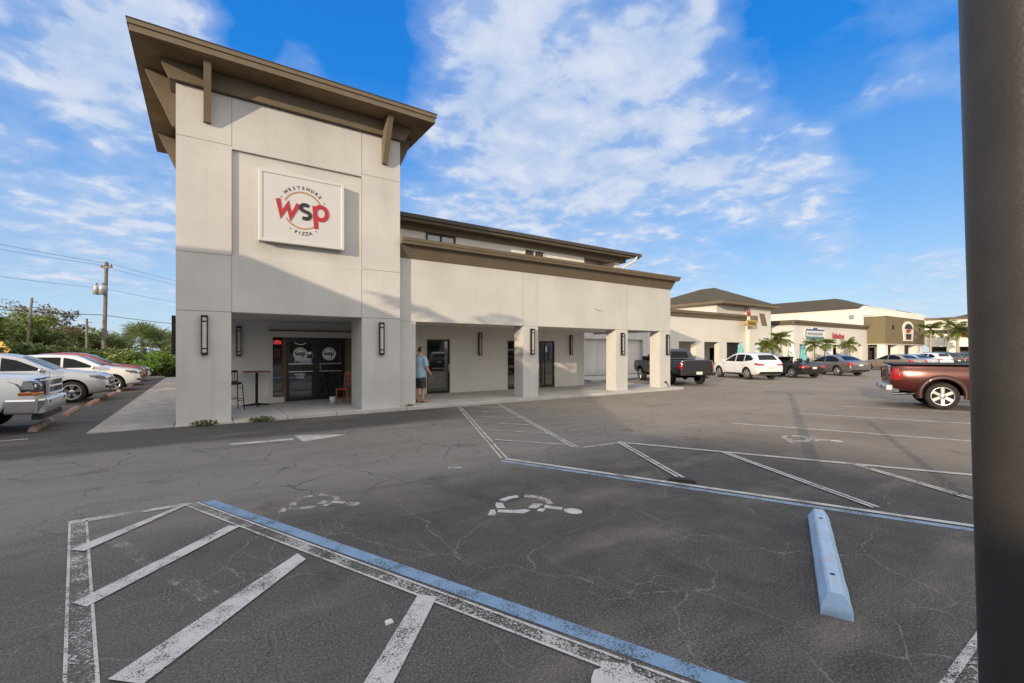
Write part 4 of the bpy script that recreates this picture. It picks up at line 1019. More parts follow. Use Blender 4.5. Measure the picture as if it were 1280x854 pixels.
class Car:
    def __init__(s, name, label, kind, colour, loc, heading, style='five', bumper=None, detail=2, opts=(), group='parked vehicles'):
        s.paint = colour; s.kind = kind
        K = dict(sedan=dict(L=4.95, W=.93, wb=2.95, fo=.92, Rw=.345, ww=.225,
                            top=[(2.47, .66), (2.40, .78), (2.1, .86), (1.5, .93), (.95, .99), (.1, 1.40), (-.35, 1.475), (-.9, 1.47), (-1.3, 1.37), (-1.85, 1.09), (-2.3, 1.05), (-2.42, .98), (-2.47, .80)], belt=.97, tum=.40, bot=.20),
                 coupe=dict(L=4.6, W=.92, wb=2.75, fo=.9, Rw=.34, ww=.225,
                            top=[(2.3, .62), (2.23, .74), (1.9, .82), (1.2, .92), (.75, .95), (.3, .95), (-1.4, .97), (-2.0, .98), (-2.22, .92), (-2.3, .75)], belt=.94, tum=.4, bot=.20),
                 suv=dict(L=4.75, W=.94, wb=2.80, fo=.92, Rw=.365, ww=.235,
                          top=[(2.37, .72), (2.32, .88), (2.1, .97), (1.5, 1.06), (1.02, 1.11), (.25, 1.55), (-.15, 1.66), (-.8, 1.68), (-1.5, 1.62), (-1.85, 1.53), (-2.15, 1.17), (-2.30, 1.04), (-2.37, .85)], belt=1.06, tum=.30, bot=.24),
                 cuv=dict(L=4.5, W=.92, wb=2.68, fo=.88, Rw=.35, ww=.225,
                          top=[(2.25, .70), (2.2, .88), (2.0, .96), (1.5, 1.04), (1.05, 1.08), (.35, 1.50), (-.05, 1.58), (-.8, 1.61), (-1.5, 1.57), (-1.85, 1.48), (-2.08, 1.12), (-2.2, 1.0), (-2.25, .82)], belt=1.03, tum=.30, bot=.24),
                 truck=dict(L=5.85, W=1.0, wb=3.42, fo=1.21, Rw=.40, ww=.27,
                            top=[(2.92, 1.0), (2.89, 1.15), (2.7, 1.20), (2.0, 1.25), (1.42, 1.28), (.72, 1.72), (.42, 1.85), (-.2, 1.90), (-.78, 1.87), (-.92, 1.78), (-1.05, 1.32), (-1.12, 1.30), (-2.85, 1.32), (-2.92, 1.28)], belt=1.22, tum=.26, bot=.46))[kind]
        s.K = K; L = K['L']; hl = L / 2
        s.dx = .45 if 'cover' in opts else 0.
        if s.dx: K['top'] = [(x + (s.dx if x < 2.0 and x > -1.2 else 0), z) if x < 1.9 else (x, z) for x, z in K['top']]
        t = s.t = thing(name, label, {'truck': 'pickup truck', 'suv': 'car', 'cuv': 'car', 'sedan': 'car', 'coupe': 'car'}[kind], loc, heading, group)
        top = smooth_prof(K['top'], .05); W = K['W']
        zb = smooth_prof([(hl, K['bot'] + .10), (hl - .5, K['bot']), (-hl + .5, K['bot'] + .02), (-hl, K['bot'] + .14)], .05)
        nose = .13 if kind != 'truck' else .06
        wid = smooth_prof([(hl, W * (1 - nose * 1.5)), (hl - .12, W * (1 - nose * .8)), (hl - .45, W * (1 - nose * .18)), (hl - .9, W), (-hl + .8, W), (-hl + .3, W * .975), (-hl, W * .90)], .06)
        xs = sorted(set([round(-hl + L * k / 30, 3) for k in range(31)] + [round(p[0], 3) for p in K['top']] + [hl - .045, -hl + .045]))
        xs = [x for i, x in enumerate(xs) if i == 0 or x - xs[i - 1] > .035]
        if hl - xs[-1] > .001: xs[-1] = hl
        rows = []
        for x in xs:
            z0, z1, w_ = zb(x), top(x), wid(x)
            zs = min(K['belt'], z1 - .045); h = zs - z0; u = z1 - zs
            wr = w_ * .955 - K['tum'] * max(0, u - .045)
            cr = .025
            half = [(0, z0), (w_ * .70, z0), (w_ * .90, z0 + .025), (w_ * .965, z0 + .16 * h), (w_ * .995, z0 + .42 * h), (w_, z0 + .62 * h), (w_ * .985, z0 + .86 * h), (w_ * .958, zs),
                    (w_ * .955 - .5 * (w_ * .955 - wr), zs + .52 * u), (wr, zs + .86 * u), (wr - .055, z1 - .012), (wr * .62, z1 + cr * .6), (0, z1 + cr)]
            rows.append(half)
        n = len(rows[0]); m = 2 * n - 2
        for ri, (sy_, sz_) in ((0, (.86, .62)), (len(rows) - 1, (.86, .62) if kind != 'truck' else (.95, .80)), (1, (.985, .95)), (len(rows) - 2, (.985, .95))):
            if ri == 0 and kind == 'truck': sy_, sz_ = 1., 1.
            if ri == 1 and kind == 'truck': continue
            zm = (rows[ri][0][1] + rows[ri][-1][1]) / 2
            rows[ri] = [(y * sy_, zm + (z - zm) * sz_) for y, z in rows[ri]]
        v = []; 
        for x, h_ in zip(xs, rows):
            ring = [(y, z) for y, z in h_] + [(-y, z) for y, z in h_[-2:0:-1]]
            v += [(x, y, z) for y, z in ring]
        f = []
        for i in range(len(xs) - 1):
            for k in range(m): f.append((i * m + k, i * m + (k + 1) % m, (i + 1) * m + (k + 1) % m, (i + 1) * m + k))
        # end caps as quads across the ring
        for base, rev in ((0, False), ((len(xs) - 1) * m, True)):
            for k in range(n - 1):
                a, b_ = base + k, base + k + 1; c = base + (m - k - 1) % m; d = base + (m - k) % m
                q = [a, b_, c, d] if k else [a, b_, c]
                if k == n - 2: q = [a, b_, d]
                q = list(dict.fromkeys(q)); f.append(tuple(q if rev else q[::-1]))
        mb = MB(); mb.add(v, f, 0, True)
        me = mb.mesh('body', [s.paint, M['darkvoid']])
        bm = bmesh.new(); bm.from_mesh(me); bmesh.ops.recalc_face_normals(bm, faces=bm.faces); bm.to_mesh(me); bm.free()
        me = subsurf(me, 1 if detail < 3 else 2)
        s.bvh = BVHTree.FromPolygons([x.co.copy() for x in me.vertices], [tuple(p.vertices) for p in me.polygons])
        s.fx = hl - K['fo']; s.rx = s.fx - K['wb']; Rw = K['Rw']
        cut = []
        for x in (s.fx, s.rx):
            for sd in (-1, 1):
                c = MB(); y0, y1 = sd * (W - .33), sd * (W + .15); ra = Rw + .055
                if kind == 'truck': ra = Rw + .075
                c.lathe([(0, y0), (ra, y0), (ra, y1), (0, y1)], 28, 'y', (x, 0, Rw + (.02 if kind != 'truck' else .04)), 1, False)
                cm = c.mesh('cutter', [s.paint, M['darkvoid']])
                bm = bmesh.new(); bm.from_mesh(cm); bmesh.ops.remove_doubles(bm, verts=bm.verts, dist=1e-5); bmesh.ops.recalc_face_normals(bm, faces=bm.faces); bm.to_mesh(cm); bm.free()
                cut.append(cm)
        def boxcut(*a):
            c = MB().box(*a, mi=1); cm = c.mesh('cutter', [s.paint, M['darkvoid']]); bm = bmesh.new(); bm.from_mesh(cm); bmesh.ops.recalc_face_normals(bm, faces=bm.faces); bm.to_mesh(cm); bm.free(); cut.append(cm)
        if kind == 'truck' and 'cover' not in opts: boxcut(-2.82, -1.12, -.82, .82, .85, 2.0)
        if kind == 'coupe': boxcut(-1.15, .45, -.72, .72, .55, 1.6)
        me = boolean(me, cut)
        me.set_sharp_from_angle(angle=R(38))
        for p in me.polygons: p.use_smooth = True
        me.name = 'body'; s.body = link('body', me, t)
        # wheels
        tm, rm = wheel_meshes(Rw, K['ww'], style)
        for x in (s.fx, s.rx):
            for sd in (-1, 1):
                wo = link('wheel', tm, t); wo.location = (x, sd * (W - K['ww'] / 2 - .025), Rw); wo.rotation_euler = (0, 0, 0 if sd < 0 else PI)
                link('rim', rm, wo)
        s.hl = hl; s.W = W
        s.opts = opts
        s.dress()
    # -- patches pressed onto the body
    def patch(s, name, polys, face, m, off=.006, parent=None, step=.06, thick=.0, mirror=False):
        """face: 'L' (+y) 'R' (-y): polygon in (x, z); 'F' 'B': polygon in (y, z); 'T': polygon in (x, y)"""
        mb = MB()
        for pol in polys:
            v, f = cut_poly(pol, step); vv = []; ok = True
            for a, b_, _ in v:
                if face in 'LR':
                    sd = 1 if face == 'L' else -1; o, d = Vector((a, sd * 3, b_)), Vector((0, -sd, 0))
                elif face in 'FB':
                    sd = 1 if face == 'F' else -1; o, d = Vector((sd * 6, a, b_)), Vector((-sd, 0, 0))
                else: o, d = Vector((a, b_, 5)), Vector((0, 0, -1))
                hit = s.bvh.ray_cast(o, d)
                if hit[0] is None: vv.append(None); continue
                vv.append(tuple(hit[0] - d * off))
            idx = {}; keep = []
            for i, p in enumerate(vv):
                if p is not None: idx[i] = len(keep); keep.append(p)
            fs = [tuple(idx[i] for i in q) for q in f if all(i in idx for i in q)]
            mb.add(keep, fs, 0, True)
        if not mb.f: return None
        me = mb.mesh(name, m)
        bm = bmesh.new(); bm.from_mesh(me)
        dirn = {'L': (0, 1, 0), 'R': (0, -1, 0), 'F': (1, 0, 0), 'B': (-1, 0, 0), 'T': (0, 0, 1)}[face]
        for fc in bm.faces:
            if fc.normal.dot(Vector(dirn)) < 0: fc.normal_flip()
        if thick:
            r = bmesh.ops.extrude_face_region(bm, geom=bm.faces[:])
            vs = [g for g in r['geom'] if isinstance(g, bmesh.types.BMVert)]
            bmesh.ops.translate(bm, verts=vs, vec=Vector(dirn) * thick)
            bmesh.ops.recalc_face_normals(bm, faces=bm.faces)
        bm.to_mesh(me); bm.free()
        return link(name, me, parent or s.t)
    def sides(s, name, polys, m, **k):
        return [s.patch(name, polys, f, m, **k) for f in 'LR']
    def boxpart(s, name, a, m, parent=None, bevel=.012): return MB().box(*a).build(name, m, parent or s.t, bevel=bevel)
    def mirror_unit(s, x, z):
        for sd in (-1, 1):
            b = MB(); b.sphere((x, sd * (s.W + .10), z), .13, 12, 8, sq=(.55, .95, .70)); b.tube([(x + .02, sd * (s.W - .10), z - .07), (x, sd * (s.W + .05), z - .03)], .03, 6)
            o = b.build('mirror', s.paint, s.t)
    def lamps(s, face_pts, r=.045):
        for (y, z) in face_pts:
            for sd in (-1, 1):
                hit = s.bvh.ray_cast(Vector((6, sd * y, z)), Vector((-1, 0, 0)))
                if hit[0] is not None: MB().sphere(hit[0] + Vector((.004, 0, 0)), r, 10, 6, sq=(.45, 1, 1)).build('lamp', M['lampglow'], s.t)
    def line(s, name, xs, z0, z1, m):
        s.sides(name, [[(xs - .005, z0), (xs + .005, z0), (xs + .005, z1), (xs - .005, z1)]], m, off=.002, step=.12)
    def dress(s):
        k = s.kind; hl = s.hl; G = M['glass_car']; bp = M['blackplastic']; o = s.opts
        if k == 'sedan':
            s.sides('side_window', [[(.72, 1.00), (.02, 1.33), (-.28, 1.39), (-.28, 1.00)], [(-.36, 1.00), (-.36, 1.40), (-.85, 1.395), (-1.30, 1.27), (-1.55, 1.06), (-1.42, 1.00)]], G)
            s.patch('windscreen', [[(.93, -.66), (.93, .66), (.12, .50), (.12, -.50)]], 'T', G); s.patch('rear_window', [[(-1.30, -.50), (-1.30, .50), (-1.83, .62), (-1.83, -.62)]], 'T', G)
            for x in (.80, -.32, -1.25): s.line('door_gap', x, .34, .95, M['darkvoid'])
            s.mirror_unit(.66, 1.02)
            s.sides('door_handle', [[(-.05, .88), (-.22, .88), (-.22, .91), (-.05, .91)], [(-1.0, .88), (-1.17, .88), (-1.17, .91), (-1.0, .91)]], M['chrome'], off=.018, thick=.012)
            for sd in (-1, 1):
                s.patch('tail_light', [[(sd * .60, .74), (sd * .88, .74), (sd * .86, 1.0), (sd * .62, 1.0)]], 'B', M['taillight'], thick=.015)
                s.patch('headlight', [[(sd * .45, .60), (sd * .84, .62), (sd * .82, .76), (sd * .5, .74)]], 'F', M['headlight'], thick=.015)
            s.sides('tail_light', [[(-2.42, .78), (-2.22, .80), (-2.28, 1.0), (-2.42, 1.0)]], M['taillight'], step=.05)
            s.sides('headlight', [[(2.38, .62), (2.05, .70), (2.0, .80), (2.36, .76)]], M['headlight'], step=.05)
            s.patch('plate', [[(-.16, .70), (.16, .70), (.16, .84), (-.16, .84)]], 'B', M['plate'], thick=.01)
            s.patch('rear_bumper_trim', [[(-.75, .34), (.75, .34), (.72, .46), (-.72, .46)]], 'B', bp, thick=.01); s.patch('grille', [[(-.42, .50), (.42, .50), (.46, .72), (-.46, .72)]], 'F', bp, thick=.01)
        elif k == 'coupe':
            for sd in (-1, 1):
                s.patch('tail_light', [[(sd * .42, .68), (sd * .84, .66), (sd * .84, .82), (sd * .42, .80)]], 'B', M['taillight'], thick=.015)
                s.patch('headlight', [[(sd * .5, .58), (sd * .82, .6), (sd * .8, .70), (sd * .55, .69)]], 'F', M['headlight'], thick=.015)
            s.sides('tail_light', [[(-2.25, .67), (-2.0, .72), (-2.05, .83), (-2.25, .82)]], M['taillight'], step=.05)
            s.patch('plate', [[(-.16, .60), (.16, .60), (.16, .74), (-.16, .74)]], 'B', M['plate'], thick=.01)
            b = MB(); wz = [(.62, -.68, .96), (.62, .68, .96), (.12, .55, 1.36), (.12, -.55, 1.36)]
            for i in range(4):
                if i != 0: b.tube([wz[i], wz[(i + 1) % 4]], .028, 8)
            b.build('windscreen_frame', s.paint, s.t)
            MB().add([wz[0], wz[1], wz[2], wz[3]], [(0, 1, 2, 3)]).build('windscreen', M['glass_clear'], s.t, recalc=False)
            for sy_ in (-.36, .36):
                for sx_ in (-.35, -.95):
                    b = MB(); b.box(sx_ - .25, sx_ + .25, sy_ - .22, sy_ + .22, .56, .66); b.hexa([(sx_ - .28, sy_ - .22, .66), (sx_ - .14, sy_ - .22, .66), (sx_ - .14, sy_ + .22, .66), (sx_ - .28, sy_ + .22, .66), (sx_ - .38, sy_ - .18, 1.10), (sx_ - .29, sy_ - .18, 1.10), (sx_ - .29, sy_ + .18, 1.10), (sx_ - .38, sy_ + .18, 1.10)])
                    b.box(sx_ - .42, sx_ - .33, sy_ - .12, sy_ + .12, 1.12, 1.27); b.build('seat', M['leather'], s.t, bevel=.03)
            s.mirror_unit(.5, .98); s.line('door_gap', .62, .34, .90, M['darkvoid']); s.line('door_gap', -.75, .40, .90, M['darkvoid'])
            s.patch('rear_bumper_trim', [[(-.7, .34), (.7, .34), (.66, .46), (-.66, .46)]], 'B', bp, thick=.01)
        elif k in ('suv', 'cuv'):
            q = 0 if k == 'suv' else -.05; e_ = 0 if k == 'suv' else .11
            s.sides('side_window', [[(.82, 1.11 + q), (.12, 1.46 + q), (-.22, 1.54 + q), (-.22, 1.11 + q)], [(-.30, 1.11 + q), (-.30, 1.545 + q), (-1.05, 1.555 + q), (-1.05, 1.11 + q)], [(-1.12, 1.13 + q), (-1.12, 1.55 + q), (-1.55 + e_, 1.50 + q), (-1.86 + e_, 1.30 + q), (-1.80 + e_, 1.20 + q)]], G)
            s.patch('windscreen', [[(1.0, -.68), (1.0, .68), (.22, .56), (.22, -.56)]], 'T', G)
            s.patch('rear_window', [[(-1.86 + e_, -.54), (-1.86 + e_, .54), (-2.13 + e_, .62), (-2.13 + e_, -.62)]], 'T', G)
            for x in (.92, -.26, -1.12): s.line('door_gap', x, .38, 1.05 + q, M['darkvoid'])
            s.mirror_unit(.74, 1.13 + q)
            s.sides('door_handle', [[(.0, .97), (-.18, .97), (-.18, 1.0), (.0, 1.0)], [(-.86, .97), (-1.03, .97), (-1.03, 1.0), (-.86, 1.0)]], s.paint, off=.02, thick=.012)
            s.sides('sill_trim', [[(hl - 1.45, .27), (hl - 1.45, .38), (-hl + 1.5, .40), (-hl + 1.5, .29)]], bp, off=.004, thick=.012)
            for sd in (-1, 1):
                s.patch('tail_light', [[(sd * .42, .90), (sd * .86, .88), (sd * .84, 1.02), (sd * .45, .98)]], 'B', M['taillight'], thick=.015)
                s.patch('headlight', [[(sd * .50, .74), (sd * .86, .78), (sd * .84, .90), (sd * .56, .84)]], 'F', M['headlight'], thick=.012)
                s.patch('fog_lamp', [[(sd * .62, .47), (sd * .78, .47), (sd * .78, .56), (sd * .66, .56)]], 'F', bp, thick=.012)
            s.sides('tail_light', [[(-hl + .05, .90), (-hl + .34, .95), (-hl + .28, 1.05), (-hl + .06, 1.02)]], M['taillight'], step=.05)
            s.sides('headlight', [[(hl - .06, .76), (hl - .45, .86), (hl - .50, .93), (hl - .08, .90)]], M['headlight'], step=.04)
            s.lamps([(.62, .81), (.74, .835)], .04)
            s.patch('plate', [[(-.17, .72), (.17, .72), (.17, .86), (-.17, .86)]], 'B', M['plate'], thick=.01)
            s.patch('rear_bumper_trim', [[(-.78, .36), (.78, .36), (.72, .52), (-.72, .52)]], 'B', bp, thick=.012)
            s.patch('grille', [[(-.40, .58), (.40, .58), (.46, .82), (-.46, .82)]], 'F', bp, thick=.012)
            s.patch('grille_bar', [[(-.46, .68), (.46, .68), (.46, .72), (-.46, .72)]], 'F', M['chrome'], off=.03, thick=.01)
            s.patch('lower_intake', [[(-.5, .42), (.5, .42), (.46, .53), (-.46, .53)]], 'F', bp, thick=.01)
        else:
            q = s.dx; sh = lambda pl: [(x + q, z) for x, z in pl]
            s.sides('side_window', [sh([(1.12, 1.27), (.50, 1.66), (.22, 1.74), (.22, 1.27)]), sh([(.14, 1.27), (.14, 1.755), (-.55, 1.76), (-.72, 1.70), (-.80, 1.27)])], G)
            s.patch('windscreen', [[(1.38 + q, -.74), (1.38 + q, .74), (.72 + q, .60), (.72 + q, -.60)]], 'T', G)
            s.patch('rear_window', [[(-.60, 1.40), (.60, 1.40), (.54, 1.74), (-.54, 1.74)]], 'B', G)
            for x in (1.20, .18, -.88): s.line('door_gap', x, .58, 1.2, M['darkvoid'])
            s.line('door_gap', -1.10 + s.dx, .6, 1.28, M['darkvoid'])
            s.sides('door_handle', [[(.46, 1.08), (.26, 1.08), (.26, 1.12), (.46, 1.12)], [(-.5, 1.08), (-.7, 1.08), (-.7, 1.12), (-.5, 1.12)]], M['chrome'], off=.02, thick=.012)
            for sd in (-1, 1):
                b = MB(); b.box(.86, 1.0, sd * 1.08 - .11, sd * 1.08 + .11, 1.24, 1.48); b.tube([(.98, sd * .9, 1.25), (.95, sd * 1.03, 1.3)], .03, 6); b.build('mirror', M['chrome'] if 'chrome' in o else s.paint, s.t, bevel=.03)
                s.patch('tail_light', [[(sd * .80, .86), (sd * .965, .86), (sd * .95, 1.22), (sd * .80, 1.22)]], 'B', M['taillight'], thick=.012)
            s.sides('tail_light', [[(-2.85, .86), (-2.70, .86), (-2.68, 1.0), (-2.72, 1.22), (-2.85, 1.22)]], M['taillight'], step=.05, thick=.008)
            s.patch('tailgate_gap', [[(-.79, .62), (-.77, .62), (-.77, 1.24), (-.79, 1.24)], [(.77, .62), (.79, .62), (.79, 1.24), (.77, 1.24)]], 'B', M['darkvoid'], off=.003)
            b = MB(); b.box(-3.04, -2.86, -.95, .95, .52, .70); b.box(-3.07, -3.0, -.62, .62, .60, .72); b.build('rear_bumper', M['chrome'] if 'chrome' in o else M['can'] if 'cover' in o else bp, s.t, bevel=.03)
            MB().box(-3.078, -3.071, -.16, .16, .58, .72).build('plate', M['plate'], s.t)
            b = MB(); b.box(-2.5, 2.3, -.42, -.30, .40, .55); b.box(-2.5, 2.3, .30, .42, .40, .55); b.tube([(s.rx, -.8, .40), (s.rx, .8, .40)], .06, 8); b.tube([(s.fx, -.8, .40), (s.fx, .8, .40)], .06, 8); b.sphere((s.rx, 0, .40), .16, 8, 6); b.build('chassis', M['darkvoid'], s.t)
            MB().tube([(-2.2, -.55, .44), (-2.6, -.62, .42), (-2.82, -.68, .40)], .045, 10).build('exhaust', M['chrome'], s.t)
            if 'hitch' in o: MB().tube([(-2.9, 0, .50), (-3.25, 0, .48), (-3.28, 0, .30)], .04, 8).sphere((-3.28, 0, .55), .05).build('tow_hitch', M['blackmetal'], s.t)
            if 'cover' in o:
                MB().box(-2.86, -1.08 + s.dx, -.90, .90, 1.335, 1.385).build('bed_cover', bp, s.t, bevel=.015)
                for sd in (-1, 1):                                 # wheel arch flares
                    b = MB(); n = 20; ring = []
                    for k_ in range(n + 1):
                        a = R(-12 + 204 * k_ / n); ca, sa = math.cos(a), math.sin(a); zc = .44
                        ring.append([(s.rx + r_ * ca, sd * y_, zc + r_ * sa) for r_, y_ in ((.468, s.W - .05), (.47, s.W + .035), (.52, s.W + .045), (.60, s.W + .012), (.61, s.W - .06))])
                    v = [p for r_ in ring for p in r_]; f = [(i * 5 + j, i * 5 + j + 1, i * 5 + j + 6, i * 5 + j + 5) for i in range(n) for j in range(4)]
                    b.add(v, f, 0, True); b.build('arch_flare', s.opts_flare if hasattr(s, 'opts_flare') else M['flare'], s.t)
            if 'front' in o:
                for sd in (-1, 1):
                    s.patch('headlight', [[(sd * .58, .88), (sd * .96, .88), (sd * .96, 1.12), (sd * .60, 1.12)]], 'F', M['headlight'], thick=.02)
                    s.patch('indicator', [[(sd * .60, .815), (sd * .95, .815), (sd * .95, .875), (sd * .60, .875)]], 'F', M['amber'], off=.03, thick=.006)
                    s.boxpart('headlight_trim', (2.90, 2.955, min(sd * .57, sd * .93), max(sd * .57, sd * .93), 1.115, 1.14), M['chrome'])
                    s.patch('tow_hook_recess', [[(sd * .55, .56), (sd * .72, .54), (sd * .78, .68), (sd * .60, .70)]], 'F', bp, off=.13, thick=.01)
                s.sides('headlight', [[(2.90, .90), (2.62, .90), (2.66, 1.12), (2.88, 1.12)]], M['headlight'], step=.05, thick=.006)
                s.sides('indicator', [[(2.90, .82), (2.60, .82), (2.60, .885), (2.90, .885)]], M['amber'], step=.05, off=.014, thick=.004)
                s.lamps([(.68, 1.0), (.82, 1.0)], .055)
                b = MB()
                b.hexa([(2.86, -.97, .40), (2.98, -.86, .40), (2.98, .86, .40), (2.86, .97, .40), (2.86, -.985, .735), (3.02, -.88, .735), (3.02, .88, .735), (2.86, .985, .735)])
                for sd in (-1, 1): b.hexa([(2.36, sd * 1.0, .44), (2.88, sd * .985, .41), (2.88, sd * .9, .41), (2.36, sd * .93, .44), (2.38, sd * 1.012, .74), (2.88, sd * .995, .725), (2.88, sd * .9, .725), (2.38, sd * .93, .74)])
                b.build('front_bumper', M['chrome'], s.t, bevel=.035)
                MB().box(2.75, 2.94, -.8, .8, .28, .40).build('air_dam', bp, s.t, bevel=.02)
                s.patch('grille', [[(-.54, .80), (.54, .80), (.54, 1.15), (-.54, 1.15)]], 'F', bp, thick=.02)
                b = MB()
                for z_ in (.82, .98, 1.14): b.box(2.93, 2.985, -.56, .56, z_ - .022, z_ + .022)
                for y_ in (-.56, .56): b.box(2.93, 2.98, y_ - .02, y_ + .02, .82, 1.14)
                for y_ in [-.5 + .1 * i for i in range(11)]: b.box(2.94, 2.965, y_ - .006, y_ + .006, .84, 1.12)
                b.build('grille_surround', M['chrome'], s.t, bevel=.008)
                s.sides('wheel_arch_lip', [[(2.4 + .0, .60), (2.4, .62), (2.38, .62)]], bp, off=.002)

M['flare'] = mat('flare_dark_red', (.050, .016, .012), .4, .2, coat=.3)
def ahead(a): return math.radians(a)
C_white = paintmat('car_white', (.78, .78, .78)); C_silver = paintmat('car_silver', (.50, .525, .56), .45, .28); C_grey = paintmat('car_grey', (.20, .195, .19), .6, .32)
C_red = paintmat('car_red', (.36, .03, .02)); C_black = paintmat('car_black', (.012, .013, .014)); C_tan = paintmat('car_tan', (.36, .29, .20), .45, .32)
C_brick = paintmat('car_brick', (.072, .012, .007), .35, .22); C_dark = paintmat('car_dark', (.035, .036, .04), .3, .3); C_charcoal = paintmat('car_charcoal', (.040, .042, .045), .4, .3)
# left row, noses at the red wheel stops (heading +X)
GL, GR = 'vehicles parked along the left row', 'vehicles parked before the far shops'
Car('pickup_truck', 'white pickup truck with chrome front at the left edge, nearest of the left row', 'truck', C_white, (-2.80 - 3.0, 14.62, 0), 0, 'six', detail=3, opts=('front', 'chrome'), group=GL)
Car('parked_car', 'silver grey large car with five spoke wheels, between the white pickup and the white crossover', 'suv', C_silver, (-2.78 - 2.37, 22.05, 0), 0, 'twin', detail=3, group=GL)
Car('parked_car', 'white crossover with dark windows, between the silver car and the red car', 'cuv', C_white, (-2.35 - 2.25, 26.9, 0), 0, 'five', group=GL)
Car('parked_car', 'bright red car in the left row, behind the white crossover', 'suv', C_red, (-2.5 - 2.37, 31.0, 0), 0, 'five', group=GL)
Car('parked_car', 'white car at the far end of the left row, past the red one', 'sedan', C_white, (-2.6 - 2.47, 34.6, 0), 0, 'five', group=GL)
# right row, angled, seen from behind
HA = math.atan2(.905, .425); hv = Vector((.425, .905)); rv = Vector((.905, -.425))
def row(name, label, kind, colour, rl, style='five', opts=(), detail=2, hl=None, W=None, group=GR, ha=HA):
    """rl = rear left corner on the ground"""
    L = dict(sedan=4.95, coupe=4.6, suv=4.75, cuv=4.5, truck=5.85)[kind]; Wd = dict(sedan=.93, coupe=.92, suv=.94, cuv=.92, truck=1.0)[kind]
    h = Vector((math.cos(ha), math.sin(ha))); r = Vector((h.y, -h.x))
    c = Vector(rl) + h * L / 2 + r * Wd * .97
    return Car(name, label, kind, colour, (c.x, c.y, 0), ha, style, opts=opts, detail=detail, group=group)
row('pickup_truck', 'black pickup truck with a tow hitch, seen from behind beside the arcade corner', 'truck', C_charcoal, (19.9, 14.25), 'six', ('hitch',))
row('parked_car', 'bright white low roofed car seen from behind, right of the black pickup', 'suv', C_white, (27.55, 14.35), 'five')
row('convertible_car', 'black open topped convertible with red tail lights between the white and the grey car', 'coupe', C_black, (31.9, 13.75), 'multi')
row('parked_car', 'grey metallic sedan with silver wheels, right of the black convertible', 'sedan', C_grey, (37.2, 13.0), 'five')
row('parked_car', 'tan gold sedan partly hidden behind the tail of the red pickup', 'sedan', C_tan, (51.4, 13.4), 'five')
row('parked_car', 'pale grey sedan just right of the tan car, mostly hidden by the red pickup', 'sedan', C_silver, (55.2, 13.4))
row('parked_car', 'white crossover above the middle of the red pickup bed, beside a black one', 'cuv', C_white, (59.3, 13.3))
row('parked_car', 'tall black car with red tail lights beyond the red pickup bed', 'suv', C_black, (63.4, 13.3))
row('parked_car', 'dark grey car beyond the red pickup, farthest right beside the lamp post', 'cuv', C_dark, (68.6, 13.3))
# brick red pickup, angled the other way
hb = math.atan2(-.91, .41); h = Vector((.41, -.91)); r = Vector((-.91, -.41))
ctr = Vector((18.33, 4.04)) + h * (3.42 - (2.925 - 1.21)) - r * .98
Car('pickup_truck', 'brick red pickup truck with a black bed cover, cut off by the lamp post', 'truck', C_brick, (ctr.x, ctr.y, 0), hb, 'six', detail=3, opts=('cover',), group='parked vehicles')

# parked cars behind the viewer, only seen as reflections in the shop glass
for i, (x, y, k, cc) in enumerate(((7.5, -6.5, 'suv', C_white), (13.5, -7.5, 'sedan', C_silver), (18.5, -6.5, 'suv', C_dark), (24, -7, 'cuv', C_white))):
    Car('parked_car', ('white tall car', 'silver sedan', 'dark tall car', 'white crossover')[i] + ' parked behind the viewer, out of frame', k, cc, (x, y, 0), R(-65), 'five', detail=1, group='cars behind the viewer')
# ------------------------------------------------------------------ wheel stops
def stop_mesh(L, w, h, m):
    """concrete wheel stop: chamfered top, sloping ends, anchor holes"""
    b = MB(); hl = L / 2; n = 12
    prof = [(-w / 2, 0), (-w / 2, h * .35), (-w * .26, h * .93), (-w * .17, h), (w * .17, h), (w * .26, h * .93), (w / 2, h * .35), (w / 2, 0)]
    ring = []
    for i in range(n + 1):
        x = -hl + L * i / n; ring.append([(x, y + rnd(-.002, .002), z + rnd(-.002, .002)) for y, z in prof])
    e0 = .07
    ring[0] = [(-hl + e0 * (z / h), y, z) for (_, y, z) in ring[0]]; ring[-1] = [(hl - e0 * (z / h), y, z) for (_, y, z) in ring[-1]]
    m_ = len(prof); v = [p for r_ in ring for p in r_]
    f = [(i * m_ + k, i * m_ + k + 1, (i + 1) * m_ + k + 1, (i + 1) * m_ + k) for i in range(n) for k in range(m_ - 1)] + [tuple(range(m_)), tuple(range(n * m_, n * m_ + m_))]
    b.add(v, f)
    for x in (-L * .32, L * .32): b.lathe([(.017, h + .001), (.0, h + .0015)], 10, 'z', (x, 0, 0), 1, False)
    return b
